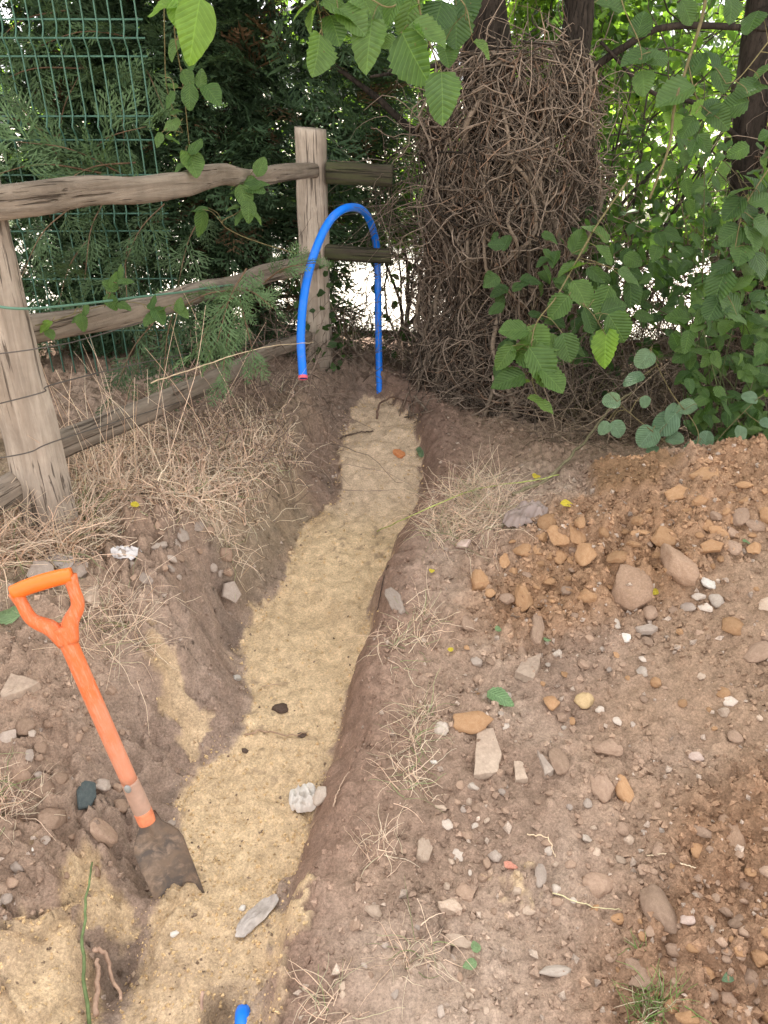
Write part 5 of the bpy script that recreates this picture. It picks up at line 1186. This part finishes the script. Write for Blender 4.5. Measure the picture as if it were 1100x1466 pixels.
special = [
    (748, 847, 30, 34, 'angular', 'orange', 'pointed orange clay lump right of a jagged one'), (687, 828, 34, 32, 'angular', 'orange', 'jagged orange clay lump near the trench lip'),
    (674, 1025, 56, 28, 'clod', 'orange', 'crumbly bright orange clay lump beside the fallen green leaf'), (633, 1038, 24, 22, 'round', 'pale', 'whitish rounded stone next to the crumbly orange lump'),
    
    (940, 1285, 48, 62, 'clod', 'brown', 'large oval brown clod with white specks'), (915, 1390, 46, 52, 'angular', 'brown', 'squarish brown clod above the fresh green grass tuft'),
    (858, 1260, 46, 36, 'clod', 'brown', 'rough reddish brown clod left of the oval clod'), (1050, 896, 34, 22, 'round', 'orange', 'smooth orange brown stone below the white stones'),
    (1014, 833, 26, 15, 'angular', 'white', 'white stone on the spoil heap, largest of three'), (1001, 854, 22, 10, 'angular', 'pale', 'narrow whitish stone, middle of three on the heap'), (1011, 868, 20, 14, 'angular', 'pale', 'whitish angular stone, lowest of three on the heap'),
    (896, 911, 18, 13, 'angular', 'white', 'small white stone left of a flat grey one'), (925, 905, 34, 11, 'slab', 'grey', 'flat grey stone beside a small white one'), (928, 918, 20, 18, 'angular', 'brown', 'brown cube shaped clod touching a flat grey stone'),
    (838, 998, 30, 22, 'clod', 'sand', 'crumbling lump of yellow sand on the soil'), (789, 1002, 22, 22, 'round', 'orange', 'round orange stone right of the fallen green leaf'),
    (1052, 1182, 48, 82, 'clod', 'earth', 'big half buried brown boulder at the picture edge'), (905, 828, 66, 46, 'clod', 'earth', 'large smooth brown clod below the spoil heap crest, behind a yellow leaf'),
    (972, 796, 50, 46, 'clod', 'earth', 'tall smooth brown clod leaning in the spoil heap'), (950, 769, 40, 20, 'clod', 'orange', 'orange clay lump lying above the tall smooth clod'),
    (800, 1082, 26, 42, 'clod', 'brown', 'egg shaped brown clod right of the grey sliver'), (872, 1068, 44, 32, 'angular', 'brown', 'blocky brown clod amid pale pebbles'), (860, 1118, 30, 34, 'clod', 'brown', 'rounded brown clod left of an orange edged clod'), (893, 1122, 24, 36, 'clod', 'orange', 'orange edged clod among the pale pebbles'),
    (133, 846, 50, 42, 'angular', 'tan', 'brown angular stone right of the shovel grip'), (112, 812, 40, 28, 'angular', 'grey', 'angular stone behind the shovel grip'),
    (124, 1130, 30, 36, 'slab', 'slate', 'dark slate chip on the bank left of the shovel'), (326, 848, 30, 20, 'slab', 'grey', 'pointed flat stone in the left trench wall'), (338, 972, 15, 18, 'angular', 'white', 'small bluish white chip at the sand edge'),
    (402, 1012, 24, 14, 'clod', 'dark', 'dark soil clod lying on the smooth sand'), (432, 1052, 13, 9, 'clod', 'dark', 'small dark clod on the sand beside the root'), (352, 1077, 12, 8, 'clod', 'dark', 'tiny dark clod on the sand left of the root'),
    (730, 1238, 22, 14, 'angular', 'brick', 'chip of red brick in the rubble'), (997, 1082, 22, 12, 'round', 'pink', 'small pinkish stone on the bare soil'),
    (770, 890, 22, 40, 'slab', 'brown', 'flat brown stone tilted up above the pale angular stone'), (668, 888, 28, 20, 'round', 'brown', 'rounded reddish brown stone near the trench lip'), (746, 930, 20, 18, 'round', 'brown', 'round brown stone just above the pale angular one'), (665, 776, 28, 15, 'angular', 'pink', 'pinkish stone by the hay on the trench lip'),
    (1085, 930, 44, 22, 'clod', 'brown', 'rounded brown clod at the picture edge under the white stones'), (800, 770, 34, 24, 'angular', 'orange', 'upright orange clay piece below the brown plastic bag'), (785, 745, 30, 22, 'clod', 'orange', 'orange clay lump beside the brown plastic bag'),
    (752, 785, 30, 22, 'clod', 'orange', 'orange clod left of the upright clay piece'), (825, 765, 26, 26, 'angular', 'orange', 'tilted orange slab in the spoil heap'), (800, 793, 20, 18, 'clod', 'orange', 'small bright orange clod under the upright clay piece'), (1050, 708, 22, 18, 'angular', 'orange', 'orange clay block on the heap crest'),
    (1010, 685, 46, 14, 'slab', 'orange', 'flat orange clay flake on the heap crest'), (970, 705, 36, 14, 'slab', 'orange', 'orange clay flake left of the crest flake'), (1018, 788, 32, 12, 'slab', 'orange', 'pale orange flake right of the tall smooth clod'), (1050, 780, 28, 18, 'angular', 'brown', 'brown angular stone on the right of the heap'),
    (797, 1388, 48, 18, 'round', 'pale', 'pale sausage shaped lump of rubble'), (655, 1345, 48, 20, 'angular', 'tan', 'long tan stone near the bottom of the bank'), (645, 1295, 36, 34, 'angular', 'tan', 'angular tan stone beside a pale sandy patch'), (668, 1272, 34, 28, 'angular', 'brown', 'brown angular stone above the angular tan one'),
    (773, 1250, 18, 30, 'round', 'grey', 'upright grey pebble right of the brick chip'), (985, 1316, 24, 16, 'round', 'pink', 'oval pinkish stone right of the large oval clod'), (1090, 1368, 30, 28, 'angular', 'orange', 'orange brown block at the lower right picture edge'), (1010, 1388, 32, 20, 'angular', 'orange', 'orange brown stone right of the squarish clod'),
    (1072, 1395, 32, 34, 'clod', 'brown', 'rounded clod below the orange brown block'), (1045, 1425, 32, 26, 'clod', 'brown', 'brown clod near the lower right corner'), (985, 1456, 36, 26, 'angular', 'orange', 'orange stone cut by the bottom edge'), (535, 1300, 30, 28, 'angular', 'tan', 'tan stone on the trench lip below the dry tuft'),
    (607, 1215, 26, 30, 'slab', 'tan', 'leaning tan stone flake by the trench lip'), (632, 1155, 20, 12, 'angular', 'tan', 'small tan stone below the tall pinkish slab'), (245, 1180, 14, 10, 'round', 'grey', 'small stone at the sand edge by the shovel blade'), (348, 1302, 10, 9, 'round', 'white', 'white pebble lying in the sand'), (250, 1340, 12, 9, 'round', 'white', 'pale pebble in the lower sand'),
    (48, 1218, 5, 5, 'round', 'white', 'tiny white pebble on the left bank'), (565, 850, 24, 40, 'slab', 'grey', 'smooth greyish stone bedded in the right trench wall'), (60, 820, 50, 24, 'angular', 'grey', 'stone half hidden in the dry grass behind the shovel grip'), (175, 1150, 26, 20, 'clod', 'brown', 'reddish clod left of the shovel socket'), (150, 1190, 44, 30, 'clod', 'brown', 'brown clod left of the shovel blade'), (75, 1165, 40, 34, 'clod', 'brown', 'clod on the left bank above the dark hollow'),
]
for s_ in special:
    kw = {'sink': .42} if s_[5] != 'earth' else {'sink': .62, 'thick': .75}
    if s_[4] == 'slab': kw = {'tilt': .08}
    nm = 'soil_clod' if 'clod' in s_[6] else ('clay_lump' if 'clay' in s_[6] else 'stone')
    stone(*s_, name=nm, cat=nm.replace('_', ' '), **kw)
occ = [(s_[0], s_[1], max(s_[2], s_[3]) / 2) for s_ in special] + [(755, 960, 22), (696, 1065, 20), (696, 1095, 20), (746, 1110, 16), (780, 1100, 16), (30, 988, 30)]
LM = [(755, 960, 'the pale flat angular stone'), (696, 1080, 'the tall pinkish slab'), (748, 847, 'the pointed orange lump'), (674, 1025, 'the crumbly orange lump'), (716, 1006, 'the fallen green leaf'), (940, 1285, 'the large oval clod'),
      (915, 1390, 'the squarish clod'), (858, 1260, 'the rough reddish clod'), (1050, 896, 'the smooth orange stone'), (1014, 833, 'the largest white stone'), (838, 998, 'the yellow sand lump'), (1052, 1182, 'the half buried boulder'), (905, 828, 'the large smooth clod'),
      (975, 792, 'the tall smooth clod'), (872, 1068, 'the blocky brown clod'), (30, 985, 'the flat tan stone'), (133, 846, 'the stone by the shovel grip'), (124, 1130, 'the dark slate chip'), (730, 1238, 'the red brick chip'), (997, 1082, 'the small pinkish stone'),
      (752, 742, 'the brown plastic bag'), (800, 770, 'the upright orange piece'), (1050, 708, 'the orange block on the crest'), (797, 1388, 'the pale sausage shaped lump'), (655, 1345, 'the long tan stone'), (645, 1295, 'the angular tan stone'), (985, 1316, 'the oval pinkish stone'),
      (1090, 1368, 'the orange brown block'), (1045, 1425, 'the clod in the corner'), (930, 1450, 'the green grass tuft'), (182, 796, 'the white paper scrap'), (320, 775, 'the hanging dry tuft'), (590, 1370, 'the spiky dry tuft'), (607, 1215, 'the leaning tan flake'), (622, 1092, 'the pale plastic scrap'),
      (935, 853, 'the yellow leaf'), (896, 911, 'the small white stone'), (1018, 788, 'the pale orange flake'), (950, 769, 'the clay lump over the tall clod'), (893, 1122, 'the orange edged clod'), (1085, 930, 'the rounded clod at the edge'), (75, 1165, 'the clod above the dark hollow'), (150, 1190, 'the clod by the shovel blade')]
USED = set()
def say(u, v, w_, kind, mk, noun):
    sz = 'tiny' if w_ < 12 else ('small' if w_ < 16 else ('middling' if w_ < 21 else 'larger'))
    col = {'brown': 'brown', 'orange': 'orange', 'grey': 'grey', 'tan': 'tan', 'pale': 'pale'}[mk]; sh = {'clod': 'lumpy', 'angular': 'angular', 'round': 'rounded'}[kind]
    near = sorted(LM, key=lambda q: (q[0] - u) ** 2 + (q[1] - v) ** 2)[:4]
    for q in near:
        dx, dy = u - q[0], v - q[1]; a = math.degrees(math.atan2(-dy, dx)) % 360
        way = ['right of', 'above and right of', 'above', 'above and left of', 'left of', 'below and left of', 'below', 'below and right of'][int(((a + 22.5) % 360) // 45)]
        far = '' if math.hypot(dx, dy) < 70 else 'well '
        lab = f'{sz} {sh} {col} {noun} {far}{way} {q[2]}'
        if lab not in USED and len(lab.split()) <= 16: USED.add(lab); return lab
    return lab
def rubble(n, poly, size, kinds, mats, label, group, name='stone', cat='stone', sink=.4):
    k = 0; tries = 0; us = [p[0] for p in poly]; v_ = [p[1] for p in poly]
    while k < n and tries < n * 40:
        tries += 1; u, v = rng.uniform(min(us), max(us)), rng.uniform(min(v_), max(v_)); w_ = size[0] + (size[1] - size[0]) * rng.random() ** 2.0
        if not inpoly(np.array(u), np.array(v), poly): continue
        if any((u - a) ** 2 + (v - b) ** 2 < (c * .8 + w_ * .45) ** 2 for a, b, c in occ): continue
        g = G(u, v)
        if g[1] > 3.2: continue
        occ.append((u, v, w_ / 2)); mk = mats[int(rng.integers(len(mats)))]; kd = kinds[int(rng.integers(len(kinds)))]; label = say(u, v, w_, kd, mk, cat.split()[-1])
        stone(u, v, w_, w_ * rng.uniform(.6, .95), kd, mk, label, name, cat, group=group, rot=rng.uniform(0, 360), sink=sink + rng.uniform(0, .12), thick=rng.uniform(.55, .9)); k += 1
rubble(62, [(740, 760), (830, 735), (900, 735), (980, 700), (1110, 690), (1110, 790), (960, 830), (850, 850), (770, 870), (700, 850)], (11, 30), ['clod', 'angular', 'angular'], ['orange', 'orange', 'orange', 'brown'], 'one of the small orange clay lumps heaped on the spoil crest', 'orange clay lumps on the spoil heap', 'clay_lump', 'clay lump')
rubble(75, [(850, 1290), (950, 1190), (1110, 1160), (1110, 1470), (960, 1470), (860, 1390)], (10, 28), ['clod', 'round', 'clod'], ['brown', 'brown', 'brown', 'orange'], 'one of the small brown clods loose in the lower right corner', 'brown clods in the lower right corner', 'soil_clod', 'soil clod')
rubble(70, [(640, 1100), (760, 1080), (950, 1080), (960, 1180), (850, 1290), (760, 1330), (620, 1290)], (9, 22), ['round', 'angular', 'clod'], ['brown', 'grey', 'tan', 'brown', 'pale', 'brown'], 'one of the pebbles and chips strewn across the middle of the right bank', 'pebbles on the right bank', 'pebble', 'pebble')
rubble(60, [(650, 880), (860, 880), (1110, 830), (1110, 1060), (900, 1060), (700, 1060)], (9, 22), ['round', 'angular', 'clod'], ['brown', 'grey', 'tan', 'brown', 'orange', 'brown', 'pale'], 'one of the small stones lying between spoil heap and bare soil', 'small stones below the spoil heap', 'stone', 'stone')
rubble(40, [(10, 1030), (150, 960), (200, 1000), (170, 1110), (150, 1250), (10, 1300)], (10, 26), ['clod', 'clod', 'angular'], ['brown', 'brown', 'grey'], 'one of the grey brown clods broken off the left bank', 'clods on the left bank', 'soil_clod', 'soil clod')
rubble(24, [(150, 760), (330, 740), (340, 830), (200, 870)], (10, 24), ['clod', 'angular'], ['brown', 'grey'], 'one of the dull clods on the bank below the dry grass', 'clods below the dry grass', 'soil_clod', 'soil clod')
rubble(22, [(520, 1180), (620, 1180), (700, 1466), (480, 1466)], (9, 20), ['clod', 'angular', 'round'], ['brown', 'grey', 'tan'], 'one of the small stones by the lower trench lip', 'stones on the lower trench lip', 'stone', 'stone')

def crumple(name, label, cat, u, v, wpx, hpx, m, seed, thick=.012, lift=.006, rot=0, amp=.35):
    """a crumpled sheet: folded, solid-looking scrap"""
    g = G(u, v); d = float((g - CAM) @ FW); sx = wpx / FPX * d; sy = hpx / FPX * d / .75
    n = 22; r = np.random.default_rng(seed); a = np.linspace(-.5, .5, n); XX, YY = np.meshgrid(a, a)
    ed = .18 * fbm(XX * 3 + seed, YY * 3, seed, 3)
    rr = 1 + ed * 2
    ridge = np.abs(fbm(XX * 3.2 + seed, YY * 3.2, seed + 1, 4)) * 2
    zz_ = (.5 - ridge) * amp * min(sx, sy) * (1 - (2 * np.maximum(np.abs(XX), np.abs(YY))) ** 4 * .8)
    ca, sa = math.cos(math.radians(rot)), math.sin(math.radians(rot))
    shp = np.sqrt(np.clip(1 - .45 * (2 * XX * 2 * YY) ** 2, .3, 1)) * rr
    px_ = XX * sx * shp; py_ = YY * sy * shp
    wx, wy = g[0] + px_ * ca - py_ * sa, g[1] + px_ * sa + py_ * ca
    V = np.stack([wx, wy, hgt(wx, wy) * .6 + g[2] * .4 + lift + np.maximum(zz_, -.003)], -1).reshape(-1, 3)
    i = np.arange(n * n).reshape(n, n); F = np.stack([i[:-1, :-1], i[:-1, 1:], i[1:, 1:], i[1:, :-1]], -1).reshape(-1, 4)
    mb = MB(); mb.add(V, F); mb.add(V - [0, 0, .0012], F[:, ::-1])
    return tag(obj(name, mb, m, loc=g), label, cat)
M_PLASTER = m_stone('dirty_white_plaster', (.62, .58, .53), (.50, .42, .36), 16)
M_BAG = m_plain('brown_plastic', (.28, .21, .18), .35, .45, .2, 18)
M_PAPER = m_plain('white_paper', (.66, .61, .59), .7, .3, .12, 40)
M_GPLAS = m_plain('grey_plastic', (.42, .36, .32), .5, .35, .3, 35)
crumple('plastic_bag', 'crumpled brown plastic bag lying at the edge of the hay', 'plastic bag', 752, 742, 66, 36, M_BAG, 5, amp=.75, rot=38)
crumple('plaster_lump', 'crumpled whitish lump at the right edge of the sand', 'rubble', 436, 1148, 42, 34, M_PLASTER, 8, amp=.8, rot=15)
stone(462, 1132, 34, 26, 'clod', 'pale', 'dusty pale clod touching the whitish lump', 'soil_clod', 'soil clod')
crumple('paper_scrap', 'torn white paper scrap on the bank below the near post', 'paper', 182, 796, 38, 24, M_PAPER, 11, amp=.35, rot=-10)
crumple('plastic_sheet', 'strip of grey plastic sheet showing in the lower trench wall', 'plastic sheet', 368, 1312, 30, 56, M_GPLAS, 14, amp=.35, rot=-38)
crumple('plastic_sheet', 'dull plastic scrap caught in grass by the near post foot', 'plastic sheet', 85, 808, 46, 24, M_GPLAS, 17, amp=.5, rot=20)
stone(622, 1092, 12, 8, 'angular', 'white', 'small pale blue and white plastic scrap by the dry tufts', 'plastic_scrap', 'scrap')
stone(572, 649, 24, 10, 'angular', 'terracotta', 'broken orange clay pipe piece on the far sand', 'pipe_shard', 'shard', sink=.25)
def ground_leaf(u, v, L, ang, m, label, kind='hazel', wid=1.0):
    g = G(u, v); d = float((g - CAM) @ FW); a = math.radians(ang); T = np.array([math.cos(a), math.sin(a), .05])
    ms = leafset(kind, m); o = bpy.data.objects.new('fallen_leaf', ms[int(rng.integers(len(ms)))]); COL.objects.link(o)
    Lm = L / FPX * d; W, T, N = frames(T[None], np.array([[.05, -.25, 1.0]])); place(o, None, g - T[0] * Lm * .5 + [0, 0, .012 + Lm * .12], W[0], T[0], N[0], (Lm * wid, Lm, Lm)); tag(o, label, 'leaf')
ground_leaf(716, 1006, 42, -35, M_FALLEN, 'fallen green leaf lying on the soil right of the trench', 'bramble', .95)
ground_leaf(12, 890, 44, 170, M_FALLEN, 'fallen green leaf on the bank beside the shovel grip', 'hazel')
ground_leaf(935, 853, 22, 20, M_YELLOW, 'yellow leaf in front of the large smooth clod', 'lance')
ground_leaf(811, 728, 20, 10, M_YELLOW, 'yellow curled leaf right of the brown plastic bag', 'lance')
ground_leaf(767, 688, 14, 60, M_YELLOW, 'yellow leaf under the hedge above the plastic bag', 'round')
ground_leaf(618, 823, 10, 80, M_YELLOW, 'tiny yellow petal on the trench lip', 'round')
ground_leaf(645, 937, 9, 80, M_YELLOW, 'tiny yellow petal above the crumbly orange lump', 'round')
ground_leaf(195, 730, 12, 40, M_YELLOW, 'tiny yellow flower head in the dry grass', 'round')
ground_leaf(783, 922, 12, 10, M_FALLEN, 'small green leaf scrap right of the flat brown stone', 'vine')
ground_leaf(713, 907, 11, 40, M_FALLEN, 'small round green leaf on the soil', 'round')
ground_leaf(604, 652, 26, 260, M_PALE, 'grey green leaf at the edge of the far sand', 'vine')
ground_leaf(1067, 782, 12, 300, M_FALLEN, 'small green leaf on the spoil heap', 'vine')
ground_leaf(1040, 1408, 18, 200, M_PALE, 'pale green leaf among the brown clods', 'vine')
ground_leaf(680, 1362, 20, 100, M_FALLEN, 'small green weed leaf near the bottom of the bank', 'bramble')
ground_leaf(672, 1390, 22, 200, M_FALLEN, 'small green weed leaf below another weed leaf', 'bramble')
def stick(name, label, cat, pts, r0, r1, col, n=20, wob=.003):
    p = spline(pts, n) + rng.normal(0, wob, (n, 3)); mb = MB(); tubes(mb, p[None], np.linspace(r0, r1, n)[None], 6, np.array(col), cap=True); return tag(obj(name, mb, M_STEM, loc=p[0]), label, cat)
on = lambda u, v, h=.005: G(u, v) + [0, 0, h]
stick('stick', 'short dark stick lying on the far sand', 'stick', [on(487, 630), on(510, 624, .012), on(535, 619)], .004, .003, (.11, .075, .055))
stick('root', 'curved root arching from the far end of the sand', 'root', [on(540, 600), on(543, 588, .03), on(560, 580, .035), on(590, 585, .02), on(605, 598)], .005, .003, (.14, .085, .06))
stick('root', 'thin pale root crossing the sand at the trench waist', 'root', [on(352, 1053), on(380, 1052, .008), on(415, 1057, .008), on(440, 1050)], .003, .0015, (.36, .24, .16))
stick('root', 'dark thin root hanging down the right trench wall', 'root', [on(556, 812), on(548, 840, .008), on(540, 880)], .002, .0015, (.07, .05, .04), wob=.001)
stick('root', 'thin pale root beside the sand edge above the dark clod', 'root', [on(375, 985), on(395, 984, .008), on(412, 982)], .002, .0012, (.42, .3, .2), wob=.001)
stick('root', 'thin curved root lying on the wall below the whitish lump', 'root', [on(478, 1160, .01), on(484, 1140, .012), on(500, 1110, .01)], .002, .0012, (.4, .28, .2), wob=.001)
stick('fallen_stalk', 'long green yellow stem lying from the hedge over the trench lip', 'stem', [on(540, 765, .01), on(600, 745, .03), on(680, 712, .03), on(760, 700, .03), on(800, 688, .02)], .0022, .0018, (.42, .46, .14), 30, .001)
stick('branch', 'fallen greenish branch at the foot of the hedge', 'branch', [on(735, 715, .01), on(790, 690, .03), on(830, 655, .05), PY(870, 590, 2.85), PY(905, 560, 2.9)], .007, .004, (.20, .17, .10), 30)
stick('twig', 'bare twig lying on soil beneath the clay lumps', 'stick', [on(640, 1000, .008), on(740, 988, .01), on(803, 984, .006)], .0018, .001, (.27, .19, .14), wob=.0015)
stick('twig', 'thin dark twig under the orange clods', 'stick', [on(730, 887, .008), on(780, 895, .008)], .0018, .001, (.16, .11, .08), wob=.001)
stick('straw', 'single pale straw lying near the sandy patch', 'straw', [on(755, 1198, .006), on(782, 1210, .02), on(795, 1232, .006)], .0015, .001, (.6, .45, .3), wob=.001)
stick('straw', 'straw leaning over the brown clods near the centre right', 'straw', [on(790, 1282, .01), on(840, 1305, .02), on(890, 1307, .006)], .0013, .0009, (.55, .48, .28), wob=.001)
stick('straw', 'short bright straw on the clods', 'straw', [on(925, 1229, .006), on(952, 1229, .008)], .0015, .001, (.66, .52, .36), wob=.0005)
stick('straw', 'short straw right of the bright straw', 'straw', [on(972, 1241, .006), on(995, 1246, .008)], .0015, .001, (.66, .52, .36), wob=.0005)
stick('reed_stem', 'upright green stem at the lower left by the dark hollow', 'stem', [on(128, 1470, .0), on(131, 1400, .08), on(137, 1330, .09), on(143, 1268, .08)], .004, .002, (.13, .17, .07), 20, .0015)
stick('root', 'pinkish root standing in the dark hollow', 'root', [on(140, 1462, .02), on(146, 1420, .04), on(147, 1395, .05)], .006, .004, (.38, .25, .18), 14, .0015)
stick('root', 'branched pale root curling over the dark hollow', 'root', [on(140, 1378, .04), on(158, 1386, .05), on(166, 1415, .05), on(178, 1445, .03)], .005, .003, (.44, .29, .21), 16, .0015)
stick('root', 'thin root end poking from the sand ledge above the pipe bend', 'root', [on(292, 1430, .02), on(290, 1446, .0), on(288, 1460, -.02)], .004, .002, (.48, .32, .24), 10, .001)
stick('straw', 'long straw bending across the middle rail to the pipe', 'straw', [PY(215, 548, 2.2), PY(300, 520, 2.4), PY(380, 497, 2.6), PY(450, 490, 2.8)], .0022, .0012, (.55, .42, .28), 24, .001)
